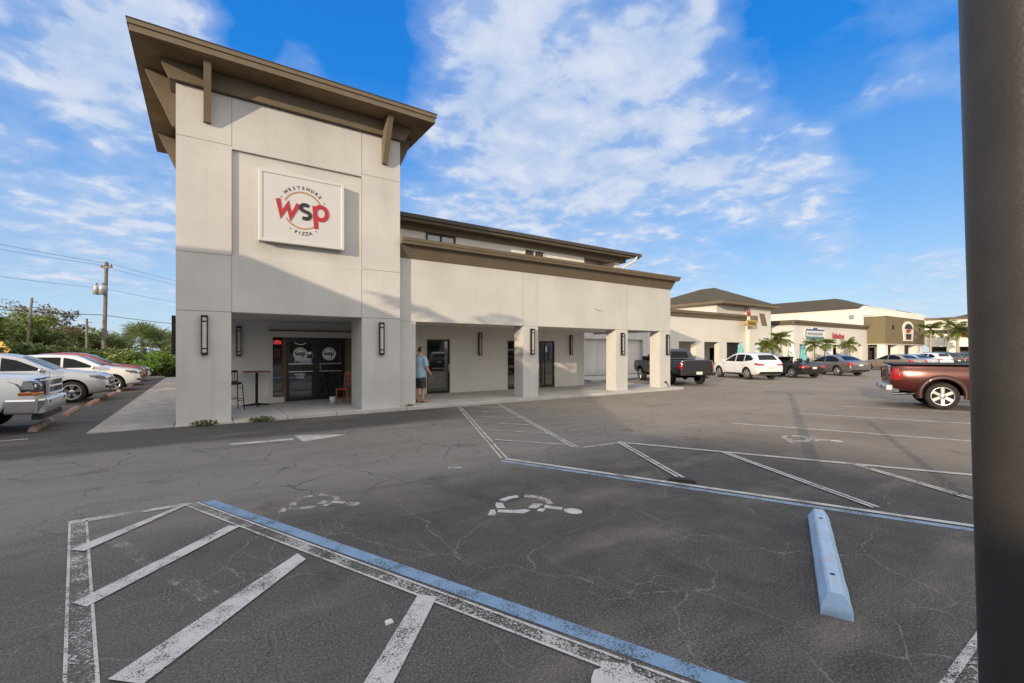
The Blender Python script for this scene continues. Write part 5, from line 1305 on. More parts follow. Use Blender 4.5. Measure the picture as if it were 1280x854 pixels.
def chipped(name, c, chip, thr=.60):
    m = noisy(name, c, tuple(v * 1.2 for v in c), 4, .8, .35, 60)
    nt = NT(m.node_tree); b = nt.n['Principled BSDF']; src = b.inputs['Base Color'].links[0].from_socket
    P = nt.new('ShaderNodeTexCoord').outputs['Object']; sp = nt.new('ShaderNodeSeparateXYZ'); nt.link(P, sp.inputs[0])
    k = nt.math('ADD', nt.noise(P, 7, 6, .7), nt.math('MULTIPLY', sp.outputs[2], 1.1))
    f = nt.ramp(k, thr + .0, thr + .10)
    g_ = nt.math('MULTIPLY', nt.ramp(sp.outputs[2], .055, .0), nt.ramp(nt.noise(P, 9, 4), .3, .6))     # grime where it meets the ground
    k2 = nt.ramp(nt.noise(nt.mapping(P, (1, 6, 3)), 5, 5, .65), .60, .72)                               # rubber scuffs
    c_ = nt.mix(nt.math('MULTIPLY', f, .75), src, chip); c_ = nt.mix(nt.math('MULTIPLY', k2, .30), c_, (.10, .10, .11)); c_ = nt.mix(nt.math('MULTIPLY', g_, .6), c_, (.08, .075, .07))
    nt.link(c_, b.inputs['Base Color']); return m
M['stop_blue'] = chipped('chipped_blue', (.33, .46, .61), (.46, .42, .40), .66)
M['stop_red'] = chipped('chipped_red', (.36, .125, .105), (.36, .29, .235), .50)
M['stop_bare'] = chipped('bare_stop', (.33, .275, .225), (.26, .12, .095), .55)
o = stop_mesh(2.02, .18, .135, None).build('wheel_stop', [M['stop_blue'], M['darkvoid']], recalc=True)
o.location = (4.36, 1.70, 0); o.rotation_euler = (0, 0, math.atan2(.42, .907)); tag(o, 'light blue painted concrete wheel stop in the near right bay', 'wheel stop')
STP = [(14.95, 'bare', 'bare tan concrete wheel stop, nearest of the red row before the white pickup'), (17.85, 'red', 'faded red wheel stop, second from the viewer in the left row'), (20.55, 'red', 'faded red wheel stop before the silver car'),
       (23.7, 'red', 'tan and red wheel stop just past the silver car'), (26.7, 'bare', 'tan wheel stop before the white crossover'), (30.2, 'red', 'reddish wheel stop before the red car'), (33.6, 'bare', 'last small wheel stop at the far end of the left row')]
for y, k, lb in STP:
    o = stop_mesh(1.83, .15, .11, None).build('wheel_stop', [M['stop_' + k], M['darkvoid']]); o.location = (-3.08 + rnd(-.05, .05), y, 0); o.rotation_euler = (0, 0, PI / 2 + rnd(-.05, .05)); tag(o, lb, 'wheel stop', 'red wheel stops along the left row')
# small dark drain block on the blue line
dk = tag(MB().box(-.17, .17, -.055, .055, 0, .035).box(-.15, .15, -.04, .04, .0355, .042, 1).build('rubber_block', [M['trim_dark'], M['blackplastic']], bevel=.006), 'small dark rubber block lying on the pale blue line', 'block')
dk.location = (5.34, 3.79, .005); dk.rotation_euler = (0, 0, -1.0)
lit_ = tag(MB().add([(-.025, -.02, 0), (.03, -.018, 0), (.028, .022, 0), (-.02, .02, 0), (-.022, -.017, .012), (.027, -.015, .012), (.025, .019, .012), (-.017, .018, .012)], [(0, 3, 2, 1), (4, 5, 6, 7), (0, 1, 5, 4), (1, 2, 6, 5), (2, 3, 7, 6), (3, 0, 4, 7)]).build('paper_scrap', M['plate']), 'tiny white paper scrap on the asphalt between the hatch lines', 'litter')
lit_.location = (.985, 2.87, .003)

# ------------------------------------------------------------------ furniture in the tower porch
bs_ = thing('bar_stool', 'black metal bar stool with a slatted back at the tower porch', 'bar stool', (.72, 15.25, .07), R(0))
def leg(p, q, r=.014): return MB().tube([p, q], r, 8)
sh = .76
MB().lathe([(0, sh - .03), (.19, sh - .03), (.20, sh), (.19, sh + .035), (0, sh + .045)], 20, 'z').build('seat', M['leather'], bs_)
for sx_ in (-1, 1):
    for sy_ in (-1, 1): leg((sx_ * .20, sy_ * .20, 0), (sx_ * .16, sy_ * .16, sh - .02)).build('leg', M['blackmetal'], bs_)
b = MB()
for (p, q) in (((-.19, -.19, .25), (.19, -.19, .25)), ((-.19, .19, .25), (.19, .19, .25)), ((-.19, -.19, .33), (-.19, .19, .33)), ((.19, -.19, .33), (.19, .19, .33)), ((-.17, -.17, .62), (.17, -.17, .62)), ((-.17, .17, .62), (.17, .17, .62))): b.tube([p, q], .010, 6)
b.build('stretcher', M['blackmetal'], bs_)
b = MB(); b.tube([(-.16, -.17, sh), (-.21, -.175, 1.10)], .014, 8); b.tube([(-.16, .17, sh), (-.21, .175, 1.10)], .014, 8); b.box(-.222, -.198, -.19, .19, 1.06, 1.13); b.box(-.188, -.168, -.18, .18, .80, .83)
for y in (-.10, -.035, .035, .10): b.tube([(-.178, y, .82), (-.21, y, 1.07)], .010, 6)
b.build('backrest', M['blackmetal'], bs_); bs_.rotation_euler = (0, 0, R(-70))
bt = thing('bar_table', 'tall bar table with a thin wood top and a black cross base', 'table', (1.36, 16.05, .075))
MB().box(-.36, .36, -.36, .36, 1.03, 1.065).build('table_top', M['wood'], bt, bevel=.006)
MB().tube([(0, 0, .02), (0, 0, 1.03)], .038, 12).build('column', M['blackmetal'], bt)
b = MB()
for a in (0, 1, 2, 3):
    c, s_ = math.cos(a * PI / 2 + .0), math.sin(a * PI / 2 + .0); b.tube([(0, 0, .05), (c * .28, s_ * .28, .028), (c * .38, s_ * .38, .018)], [.035, .026, .018], 8)
b.build('base', M['blackmetal'], bt)
ch = thing('wooden_chair', 'reddish wooden chair with a slatted back tucked behind the right tower pier', 'chair', (3.72, 14.85, .1), R(222))
for sx_ in (-1, 1):
    for sy_ in (-1, 1):
        MB().tube([(sx_ * .20, sy_ * .20, 0), (sx_ * .19, sy_ * .19, .45)], .02, 6).build('leg', M['redwood'], ch)
MB().box(-.23, .23, -.22, .22, .45, .485).build('seat', M['redwood'], ch, bevel=.01)
b = MB()
for sy_ in (-1, 1): b.tube([(-.20, sy_ * .19, .48), (-.27, sy_ * .2, .98)], .018, 6)
b.box(-.285, -.255, -.21, .21, .90, .99); b.box(-.245, -.225, -.2, .2, .58, .62)
for y in (-.12, -.06, 0, .06, .12): b.box(-.262, -.244, y - .012, y + .012, .62, .90)
b.build('backrest', M['redwood'], ch)
b = MB()
for sy_ in (-1, 1): b.tube([(-.2, sy_ * .2, .2), (.2, sy_ * .2, .2)], .012, 6)
b.tube([(0, -.2, .2), (0, .2, .2)], .012, 6); b.build('stretcher', M['redwood'], ch)
tg = tag(MB().lathe([(0, 0), (.085, 0), (.10, .2), (.094, .2), (.08, .01), (0, .01)], 16, 'z').build('pot', M['palecanvas']), 'small pale pot on the porch floor by the wooden chair', 'pot'); tg.location = (3.42, 15.25, .1)

# ------------------------------------------------------------------ man
SK = noisy('skin', (.50, .27, .19), (.56, .31, .22), 6, .6)
SHIRT = noisy('shirt_blue', (.27, .42, .54), (.36, .51, .62), 14, .9, .3, 25)
SHORT = noisy('shorts_grey', (.045, .043, .048), (.065, .062, .066), 9, .9)
HAIR = mat('hair_brown', (.035, .020, .012), .7)
def skin(name, pts, edges, m, parent, root=0, lv=2):
    me = bpy.data.meshes.new(name); me.from_pydata([p[:3] for p in pts], edges, []); me.update()
    o = bpy.data.objects.new(name, me); col.objects.link(o)
    md = o.modifiers.new('s', 'SKIN'); md.use_smooth_shade = True
    if not me.skin_vertices: me.attributes.new  # layer is made by the modifier
    for i, p in enumerate(pts):
        sv = me.skin_vertices[0].data[i]; r = p[3]; sv.radius = r if isinstance(r, tuple) else (r, r); sv.use_root = (i == root)
    s2 = o.modifiers.new('u', 'SUBSURF'); s2.levels = lv; s2.render_levels = lv
    bpy.context.view_layer.update()
    out = bpy.data.meshes.new_from_object(o.evaluated_get(bpy.context.evaluated_depsgraph_get()))
    bpy.data.objects.remove(o); bpy.data.meshes.remove(me)
    for p in out.polygons: p.use_smooth = True
    return out
man = thing('person', 'man in a light blue short sleeved shirt and dark shorts by the arcade window', 'person', (5.80, 13.85, .1), R(26))
#  facing +x, left is +y
P = [(-.02, 0, .94, (.13, .15)), (0, 0, 1.12, (.13, .145)), (-.01, 0, 1.30, (.11, .15)), (-.02, 0, 1.42, (.085, .12)), (-.01, 0, 1.50, .062), (.012, 0, 1.64, .058),
     (-.01, .19, 1.42, .07), (.0, .25, 1.15, .052), (.14, .27, .97, .038), (.20, .27, .90, (.032, .022)),
     (-.01, -.19, 1.42, .07), (-.02, -.26, 1.16, .052), (.14, -.28, .96, .038), (.20, -.28, .89, (.032, .022)),
     (-.02, .10, .84, .10), (-.01, .11, .50, .066), (-.03, .11, .28, .058), (-.03, .11, .09, .038), (.02, .115, .045, .04), (.15, .125, .03, .035),
     (-.02, -.10, .84, .10), (.02, -.11, .50, .066), (.0, -.11, .28, .058), (.0, -.11, .09, .038), (.05, -.115, .045, .04), (.18, -.125, .03, .035)]
E_ = [(0, 1), (1, 2), (2, 3), (3, 4), (4, 5), (3, 6), (6, 7), (7, 8), (8, 9), (3, 10), (10, 11), (11, 12), (12, 13), (0, 14), (14, 15), (15, 16), (16, 17), (17, 18), (18, 19), (0, 20), (20, 21), (21, 22), (22, 23), (23, 24), (24, 25)]
bodyme = skin('body', P, E_, SK, man)
hb_ = MB(); hb_.add([tuple(v.co) for v in bodyme.vertices], [tuple(p.vertices) for p in bodyme.polygons], 0, True)
# head as one shaped shell with nose, brow and chin
hv_, hf_ = [], []; nu, nv = 20, 14
for j in range(nv + 1):
    ph = PI * j / nv
    for i in range(nu):
        th = 2 * PI * i / nu; x, y, z = math.sin(ph) * math.cos(th), math.sin(ph) * math.sin(th), -math.cos(ph)
        fx = .098 * x; fyy = .076 * y; fz = .118 * z
        if z < -.2: fyy *= 1 + .32 * (z + .2); fx = fx * (1 + .10 * (z + .2)) + .012 * (-z - .2)
        if x > .75 and abs(y) < .38 and -.42 < z < .12: fx += .026 * (1 - abs(y) / .38) * (1 - abs(z + .18) / .30)
        if x > .6 and .1 < z < .3 and .15 < abs(y) < .6: fx -= .008
        hv_.append((.025 + fx, fyy, 1.668 + fz))
for j in range(nv):
    for i in range(nu): hf_.append((j * nu + i, j * nu + (i + 1) % nu, (j + 1) * nu + (i + 1) % nu, (j + 1) * nu + i))
hb_.add(hv_, hf_, 0, True)
for sd in (-1, 1): hb_.sphere((.012, sd * .078, 1.675), .032, 8, 6, sq=(.55, .3, 1))
for sd in (-1, 1):                                                # fingers and thumb
    hx, hy, hz = .20, sd * .275, .89
    for q in range(4):
        oy = (q - 1.5) * .019; L_ = (.075, .085, .08, .062)[q]
        hb_.tube([(hx, hy + oy, hz), (hx + .035, hy + oy, hz - L_ * .5), (hx + .045, hy + oy, hz - L_ * .9), (hx + .035, hy + oy, hz - L_ * 1.15)], [.011, .010, .009, .007], 6)
    hb_.tube([(hx - .01, hy - sd * .02, hz + .03), (hx + .035, hy - sd * .045, hz - .01), (hx + .055, hy - sd * .045, hz - .035)], [.013, .011, .008], 6)
hb_.build('body', SK, man)
def loft(rings, n=20, cap=True):
    """stack of ellipses (cx, cy, z, rx, ry)"""
    b = MB(); v = [(cx + rx * math.cos(2 * PI * k / n), cy + ry * math.sin(2 * PI * k / n), z) for cx, cy, z, rx, ry in rings for k in range(n)]
    b.add(v, [(i * n + k, i * n + (k + 1) % n, (i + 1) * n + (k + 1) % n, (i + 1) * n + k) for i in range(len(rings) - 1) for k in range(n)], 0, True)
    if cap: b.add([v[k] for k in range(n)], [tuple(range(n - 1, -1, -1))]); b.add([v[-n + k] for k in range(n)], [tuple(range(n))])
    return b
b = loft([(.0, 0, .80, .175, .205), (.005, 0, .84, .185, .212), (.015, 0, .95, .20, .21), (.025, 0, 1.08, .20, .205), (.01, 0, 1.22, .175, .20), (-.01, 0, 1.34, .15, .205), (-.02, 0, 1.42, .125, .20), (-.02, 0, 1.465, .095, .15), (-.01, 0, 1.495, .07, .085), (-.005, 0, 1.52, .064, .07)])
for sd in (-1, 1): b.tube([(-.01, sd * .13, 1.435), (-.01, sd * .20, 1.41), (-.005, sd * .235, 1.32), (.0, sd * .262, 1.17)], [.075, .082, .080, .078], 14)
b.build('shirt', SHIRT, man)
b = loft([(-.005, 0, .93, .16, .19), (-.01, 0, .82, .165, .195), (-.01, 0, .74, .15, .19), (-.01, 0, .70, .11, .15)])
b.tube([(-.01, .095, .82), (-.01, .11, .62), (-.015, .115, .47)], [.118, .114, .108], 16); b.tube([(-.01, -.095, .82), (.0, -.11, .62), (.01, -.115, .47)], [.118, .114, .108], 16)
b.build('shorts', SHORT, man)
b = MB(); hv2 = []
for (x, y, z) in hv_:
    d = Vector((x - .02, y, z - 1.69)); hv2.append(tuple(Vector((.018, 0, 1.69)) + d * 1.07 + Vector((-.006, 0, .006))))
keep = [f for f in hf_ if all((hv2[i][2] > 1.745 or (hv2[i][0] < .01 and hv2[i][2] > 1.63)) for i in f)]
b.add(hv2, keep, 0, True); b.build('hair', HAIR, man, recalc=False)
b = MB()
for sd in (-1, 1): b.box(.112, .122, sd * .034 - .024, sd * .034 + .024, 1.68, 1.715); b.tube([(.115, sd * .06, 1.70), (.02, sd * .082, 1.70)], .004, 4)
b.tube([(.118, -.012, 1.70), (.118, .012, 1.70)], .004, 4); b.build('glasses', M['blackplastic'], man)
for sd, dx in ((1, 0), (-1, .03)): MB().box(-.09 + dx, .20 + dx, sd * .12 - .05, sd * .12 + .05, .0, .022).tube([(.02 + dx, sd * .12 - .045, .02), (.06 + dx, sd * .12, .085), (.02 + dx, sd * .12 + .045, .02)], .012, 5).build('sandal', M['wood'], man, bevel=.008)

# ------------------------------------------------------------------ folded umbrellas
def make_umbrella():
    t = thing('patio_umbrella', 'x', 'umbrella', (0, 0, .1), 0, 'folded umbrellas before the shops')
    MB().tube([(0, 0, 0), (0, 0, 2.5)], .025, 8).build('pole', M['alu'], t)
    MB().lathe([(0, 0), (.24, 0), (.22, .06), (.05, .08), (0, .08)], 14, 'z').build('base', M['concrete_old'], t)
    b = MB(); n = 16; prof_ = [(.26, .75), (.25, .9), (.20, 1.5), (.14, 2.0), (.06, 2.4), (0.005, 2.5)]
    v = [(r_ * (1 + .22 * (k % 2)) * math.cos(2 * PI * k / n), r_ * (1 + .22 * (k % 2)) * math.sin(2 * PI * k / n), z) for r_, z in prof_ for k in range(n)]
    b.add(v, [(i * n + k, i * n + (k + 1) % n, (i + 1) * n + (k + 1) % n, (i + 1) * n + k) for i in range(len(prof_) - 1) for k in range(n)])
    c = b.build('canopy', M['teal'], t); MB().lathe([(.20, 1.35), (.215, 1.38), (.19, 1.41)], 14, 'z').build('strap', M['teal'], c)
    return t
um0 = make_umbrella()
def at_px(px, Y):
    d = F2 + R2 * ((px - 640) / 569); return (d.x * Y / d.y, Y)
UM = [(925.5, 22.6, 'teal', 'folded teal umbrella between the last arcade pier and the wing of the second block'), (947.5, 21.6, 'palecanvas', 'pale folded umbrella behind the white car, left of the palms'), (971, 21.9, 'palecanvas', 'pale folded umbrella among the first palms'),
      (989, 21.4, 'palecanvas', 'larger pale folded umbrella beside the corner of the third block'), (1004, 21.8, 'teal', 'bright teal folded umbrella behind the black convertible'), (1036, 21.6, 'palecanvas', 'pale folded umbrella behind the grey sedan')]
for i, (px, Y, m, lb) in enumerate(UM):
    o = um0 if i == 0 else copy_tree(um0)
    x, y = at_px(px, Y); o.location = (x, y, .1); o['label'] = lb; o.scale = (1.15, 1.15, 1.0 if i != 3 else 1.12)
    if m != 'teal':
        for c in list(o.children):
            if c.name.startswith('canopy'):
                c.data = c.data.copy(); c.data.materials.clear(); c.data.materials.append(M[m])
# ------------------------------------------------------------------ palms
def frond(mb, base, az, elev, L, droop, wid, nl, rng, mi=0):
    """pinnate palm frond: arching rib with paired leaflets"""
    d = Vector((math.cos(az), math.sin(az), 0)); pts = []
    n = 9; p = Vector(base); a = elev
    for i in range(n + 1):
        pts.append(p.copy()); a -= droop / n * (.5 + i / n); p = p + (d * math.cos(a) + Vector((0, 0, 1)) * math.sin(a)) * (L / n)
    mb.tube(pts, [.022 * (1 - .8 * i / n) + .004 for i in range(n + 1)], 4, mi, cap=False)
    side = Vector((-d.y, d.x, 0))
    for i in range(nl):
        t = .14 + .86 * i / nl; k = min(int(t * n), n - 1); f = t * n - k; q = pts[k].lerp(pts[k + 1], f); tg_ = (pts[k + 1] - pts[k]).normalized()
        ll = wid * (math.sin(PI * min(1, .18 + t * .85))) * rng.uniform(.85, 1.1)
        for s_ in (-1, 1):
            dr = (side * s_ * .8 + tg_ * .55 + Vector((0, 0, rng.uniform(-.35, .15)))).normalized()
            tip = q + dr * ll + Vector((0, 0, -.28 * ll * rng.uniform(.6, 1.4))); mid = q + dr * ll * .5
            w_ = tg_ * (.022 + .012 * ll)
            mb.add([q - w_ * .5, mid - w_, tip, mid + w_, q + w_ * .5], [(0, 1, 3, 4), (1, 2, 3)], mi)
def make_palm(h, seed, nf=13, L=1.5, wid=.42, r=.09, lean=.0, droop=1.5):
    rng = random.Random(seed)
    t = thing('palm_tree', 'x', 'palm tree', (0, 0, 0), 0)
    top = Vector((lean * h, 0, h)); tr = [Vector((lean * h * (k / 6) ** 1.6, 0, h * k / 6)) for k in range(7)]
    MB().tube(tr, [r * 1.5, r * 1.15, r, r * .95, r * .9, r * .85, r * .8], 10).build('trunk', M['palmtrunk'], t)
    MB().tube([top, top + Vector((0, 0, L * .32))], [r * .95, r * .45], 10).build('crownshaft', M['crownshaft'], t)
    b = MB()
    for i in range(nf):
        el = R(rng.uniform(20, 82)) if i > nf * .4 else R(rng.uniform(-25, 35))
        frond(b, top + Vector((0, 0, L * .26)), 2 * PI * i * .382 + rng.uniform(-.2, .2), el, L * rng.uniform(.85, 1.1), droop * rng.uniform(.75, 1.2), wid, 22, rng)
    b.build('crown', M['leaf_palm'], t, recalc=False)
    return t
PZ = [make_palm(1.95, 1, 18, 1.0, .40, .075, droop=1.35), make_palm(2.2, 2, 17, 1.05, .42, .08, lean=.08, droop=1.3), make_palm(1.75, 3, 18, 1.05, .42, .08, droop=1.4)]
PT = make_palm(4.6, 5, 14, 1.5, .45, .11, .03, droop=1.8)
SP = [(0, 957.5, 20.0, 1.0, 'short palm left of the trio behind the white car'), (2, 966, 20.6, 1.15, 'short palm with a bushy crown in the middle of the trio behind the white car'), (1, 978, 20.0, 1.15, 'taller leaning palm at the right of the trio, before the third block corner'),
      (0, 1017, 20.2, 1.08, 'young palm under the blue bubble sign'), (1, 1031, 20.4, 1.0, 'thin young palm right of the blue bubble sign'), (2, 1061, 20.8, 1.2, 'broad low palm in front of the red lettering sign wall'),
      (1, 1163, 19.6, 1.9, 'palm with drooping fronds in front of the right end of the olive block'), (2, 1197, 18.6, 2.3, 'bushy palm at the far right beside the lamp post')]
used = set()
for k, px, Y, s_, lb in SP:
    o = PZ[k] if k not in used else copy_tree(PZ[k]); used.add(k)
    x, y = at_px(px, Y); o.location = (x, y, .05); o.rotation_euler = (0, 0, rnd(0, 6)); o.scale = (s_, s_, s_); o['label'] = lb; o['group'] = 'palms along the shop fronts'
x, y = at_px(1185, 19.5); PT.location = (x, y, 0); PT.scale = (1.18,) * 3; PT['label'] = 'tallest palm, with a bare trunk, at the far right'; PT['group'] = 'palms along the shop fronts'
o = copy_tree(PT); o.location = (-16.3, 2.0, 0); o.scale = (1.35, 1.35, 1.42); o['label'] = 'tall palm beside the block behind the viewer, out of frame'; del o['group']

# ------------------------------------------------------------------ leafy things
def leaves(mb, c, rad, n, size, rng, flat=.7, mi=0):
    for _ in range(n):
        while True:
            p = Vector((rng.uniform(-1, 1), rng.uniform(-1, 1), rng.uniform(-1, 1)))
            if .25 < p.length < 1: break
        p = Vector((p.x * rad[0], p.y * rad[1], p.z * rad[2])) + Vector(c)
        a = Vector((rng.gauss(0, 1), rng.gauss(0, 1), rng.gauss(0, .6))).normalized(); bb = a.cross(Vector((rng.gauss(0, 1), rng.gauss(0, 1), rng.gauss(0, 1)))).normalized()
        s_ = size * rng.uniform(.6, 1.4); a *= s_; bb *= s_ * .45
        mb.add([p - a, p - bb * 1.0, p + a, p + bb], [(0, 1, 2, 3)], mi)
def make_tree(h, spread, nl, lsize, seed, leaf, nb=9, crown0=.35, clump=.9, name='tree', trunk=.12):
    rng = random.Random(seed); t = thing(name, 'x', 'tree')
    b = MB(); b2_ = MB()
    b.tube([(0, 0, 0), (rng.uniform(-.1, .1) * h * .3, rng.uniform(-.1, .1), h * .3), (rng.uniform(-.05, .05) * h, rng.uniform(-.05, .05) * h, h * .6)], [trunk, trunk * .8, trunk * .5], 8)
    ends = []
    for i in range(nb):
        az_ = 2 * PI * i / nb + rng.uniform(-.4, .4); z0 = h * rng.uniform(.18, .5); R_ = spread * rng.uniform(.45, 1.0); z1 = h * rng.uniform(crown0 + .1, .97)
        m1 = Vector((math.cos(az_) * R_ * .5, math.sin(az_) * R_ * .5, (z0 + z1) * .5 + .08 * h)); e_ = Vector((math.cos(az_) * R_, math.sin(az_) * R_, z1))
        b.tube([(0, 0, z0), m1, e_], [trunk * .5, trunk * .3, trunk * .08], 6); ends += [e_, m1.lerp(e_, .55)]
        for _ in range(2):
            e2 = m1 + Vector((rng.uniform(-1, 1), rng.uniform(-1, 1), rng.uniform(.1, .8))) * spread * .45; b.tube([m1, e2], [trunk * .25, trunk * .06], 5); ends.append(e2)
    b.build('trunk', M['bark'], t)
    for e_ in ends:
        r_ = clump * rng.uniform(.6, 1.25); leaves(b2_, e_, (r_, r_, r_ * .62), int(nl / len(ends)), lsize, rng)
    b2_.build('crown', M[leaf], t, recalc=False)
    return t
def make_shrub(rx, rz, nl, lsize, seed, leaf, name='shrub'):
    rng = random.Random(seed); t = thing(name, 'x', 'shrub'); b = MB()
    for _ in range(7):
        a = rng.uniform(0, 6.28); b.tube([(0, 0, 0), (math.cos(a) * rx * .3, math.sin(a) * rx * .3, rz * .6), (math.cos(a) * rx * .7, math.sin(a) * rx * .7, rz * rng.uniform(.9, 1.5))], [.03, .02, .008], 5)
    b.build('stems', M['bark'], t); b = MB()
    for _ in range(11):
        a = rng.uniform(0, 6.28); q = rng.uniform(0, .75); leaves(b, (math.cos(a) * rx * q, math.sin(a) * rx * q, rz * rng.uniform(.25, 1.45)), (rx * .42, rx * .42, rz * .36), nl // 11, lsize, rng)
    b.build('foliage', M[leaf], t, recalc=False); return t
def fan_palm(h, seed, nf=22, L=1.3, fan=.95, leaf='leaf_a'):
    rng = random.Random(seed); t = thing('fan_palm', 'x', 'palm tree')
    MB().tube([(0, 0, 0), (.05, 0, h * .5), (.0, .05, h)], [.2, .17, .19], 10).build('trunk', M['bark'], t)
    b = MB()
    for i in range(nf):
        az_ = i * 2.4 + rng.uniform(-.2, .2); el = R(rng.uniform(-25, 80)); d = Vector((math.cos(az_) * math.cos(el), math.sin(az_) * math.cos(el), math.sin(el)))
        p0 = Vector((0, 0, h)); p1 = p0 + d * L * rng.uniform(.7, 1.1); b.tube([p0, p1], [.02, .012], 4, cap=False)
        s_ = d.cross(Vector((0, 0, 1))); s_ = s_.normalized() if s_.length > .1 else Vector((1, 0, 0)); 
        for k in range(18):
            a = R(-120 + 240 * k / 17); ll = fan * (1 - .25 * abs(a) / 2.1) * rng.uniform(.85, 1.1); dr = (d * math.cos(a) + s_ * math.sin(a)).normalized()
            w_ = (s_ * math.cos(a) - d * math.sin(a))* .045; tip = p1 + dr * ll + Vector((0, 0, -.22 * ll * rng.uniform(.3, 1.6)))
            b.add([p1, p1 + dr * ll * .55 - w_, tip, p1 + dr * ll * .55 + w_], [(0, 1, 2, 3)])
    b.build('crown', M[leaf], t, recalc=False); return t
def place(o, px, Y, lb, grp, s_=1., z=0):
    x, y = at_px(px, Y); o.location = (x, y, z - .01); o.rotation_euler = (0, 0, rnd(0, 6.28)); o['label'] = lb; o['group'] = grp
    o.scale = s_ if isinstance(s_, tuple) else (s_,) * 3; return o
GT = 'trees beyond the left car row'
T1 = make_tree(6.4, 2.8, 3200, .13, 21, 'leaf_d', 12, .35, .75, trunk=.14)
place(T1, 58, 60, 'tall thin crowned tree with brownish sparse leaves behind the silver car', GT, 1.0)
T2 = make_tree(4.8, 2.6, 4200, .15, 22, 'leaf_a', 12, .15, .8, trunk=.14)
place(T2, 14, 52, 'dense mid green tree at the left edge of the view', GT, 1.08)
o = place(copy_tree(T2), -30, 47, 'green tree just outside the left edge', GT, 1.1)
T3 = make_tree(4.2, 2.6, 4200, .15, 23, 'leaf_b', 12, .12, .8, trunk=.12)
place(T3, 90, 68, 'dark green low tree just left of the transformer pole', GT, 1.0)
place(copy_tree(T3), 46, 50, 'dark bushy tree in front of the sparse brownish tree', GT, .92)
place(copy_tree(T3), 140, 68, 'dark green tree right behind the transformer pole', GT, .85)
place(copy_tree(T2), 118, 70, 'green tree farther off between the thin poles', GT, 1.0)
place(copy_tree(T1), 203, 66, 'sparse yellowish tree beside the tower wall', GT, .72)
place(copy_tree(T2), 228, 60, 'green tree half hidden by the tower', GT, .75)
FP1 = fan_palm(2.0, 31, 40, 1.35, 1.15, 'leaf_fan'); place(FP1, 178, 42.5, 'large fan palm with spiky grey green leaves left of the tower', 'fan palms beyond the left car row', 1.0)
place(copy_tree(FP1), 207, 47, 'fan palm beside the tower with hanging dry leaves', 'fan palms beyond the left car row', .92)
place(copy_tree(FP1), 150, 52, 'smaller fan palm right of the transformer pole', 'fan palms beyond the left car row', .85)
PS = make_palm(3.2, 41, 14, 1.5, .42, .1); place(PS, 96, 66, 'small feathery palm between the two thin poles', GT, .95); 
S1 = make_shrub(1.5, .95, 2600, .10, 51, 'leaf_c'); S2 = make_shrub(1.6, 1.0, 2600, .11, 52, 'leaf_a'); S3_ = make_shrub(1.5, 1.05, 2600, .11, 53, 'leaf_b')
HD = [(S1, 190, 38.9, 'bright green shrub at the end of the sidewalk', 1.), (S1, 205, 39.6, 'bright green shrub nearest the tower', 1.05), (S2, 170, 40.2, 'mid green shrub beneath the large fan palm', 1.1), (S1, 160, 41.2, 'light green shrub right of the red car', 1.), (S3_, 218, 41, 'dark green shrub half behind the tower', 1.2),
      (S2, 143, 42.5, 'green shrub at the foot of the transformer pole', 1.1), (S3_, 124, 43.5, 'dark shrub just left of the transformer pole', 1.1), (S2, 105, 43, 'green shrub above the red car roof', 1.15), (S3_, 84, 42, 'dark shrub above the white crossover', 1.15), (S2, 64, 42, 'green shrub above the silver car windscreen', 1.2),
      (S3_, 42, 41.5, 'dark shrub behind the silver car roof', 1.25), (S2, 20, 41, 'green shrub behind the white pickup', 1.3), (S3_, -5, 40.5, 'dark shrub at the left edge', 1.3)]
us = set()
for s0, px, Y, lb, q in HD:
    o = s0 if s0.name not in us else copy_tree(s0); us.add(s0.name); place(o, px, Y, lb, 'shrubs beyond the left car row', q)
# weeds at the kerb
for (x, y, s_, lb) in ((.02, 12.88, .18, 'small dusty weed at the foot of the left tower pier'), (1.22, 12.86, .17, 'small weed in the kerb joint right of the left tower pier')):
    rng = random.Random(int(x * 100) + 5); t = thing('weed', lb, 'weed', (x, y, 0))
    b = MB(); leaves(b, (0, 0, .07), (.30, .09, .07), 170, .035, rng); b.build('foliage', M['leaf_b'], t, recalc=False)
    b = MB()
    for _ in range(10): a = rng.uniform(0, 6.28); b.tube([(0, 0, 0), (math.cos(a) * .14, math.sin(a) * .05, .09)], .004, 4)
    b.build('stems', M['bark'], t)
dl = thing('dry_leaves', 'small orange brown leaf pile on the kerb beside the man', 'leaves', (5.15, 13.08, .1)); rng = random.Random(9); b = MB(); leaves(b, (0, 0, .03), (.16, .06, .03), 40, .04, rng); b.build('leaf', M['leaf_palm_dry'], dl, recalc=False); dl.children[0]['kind'] = 'stuff'

# ------------------------------------------------------------------ utility poles and wires
up = thing('utility_pole', 'grey utility pole with two transformer cans behind the parked cars', 'utility pole', (-8.20, 60, 0)); up.rotation_euler = (0, .05, R(-56))
MB().tube([(0, 0, 0), (0, 0, 10.6)], [.20, .14], 10).build('pole', M['polewood'], up)
for x, z in ((-.75, 7.75), (.22, 7.75)): 
    c = MB().lathe([(0, z - .45), (.30, z - .42), (.31, z + .35), (.27, z + .45), (0, z + .5)], 16, 'z', (x - .1, -.30, 0)).build('transformer', M['can'], up)
    MB().tube([(x - .2, -.3, z + .48), (x - .2, -.3, z + .75)], .04, 6).tube([(x, -.3, z + .48), (x, -.3, z + .72)], .04, 6).build('bushing', M['polewood'], c)
MB().box(-.9, .9, -.08, .08, 10.0, 10.14).tube([(-.6, 0, 10.1), (0, 0, 9.5)], .025, 5).tube([(.6, 0, 10.1), (0, 0, 9.5)], .025, 5).build('crossarm', M['polewood'], up)
b = MB()
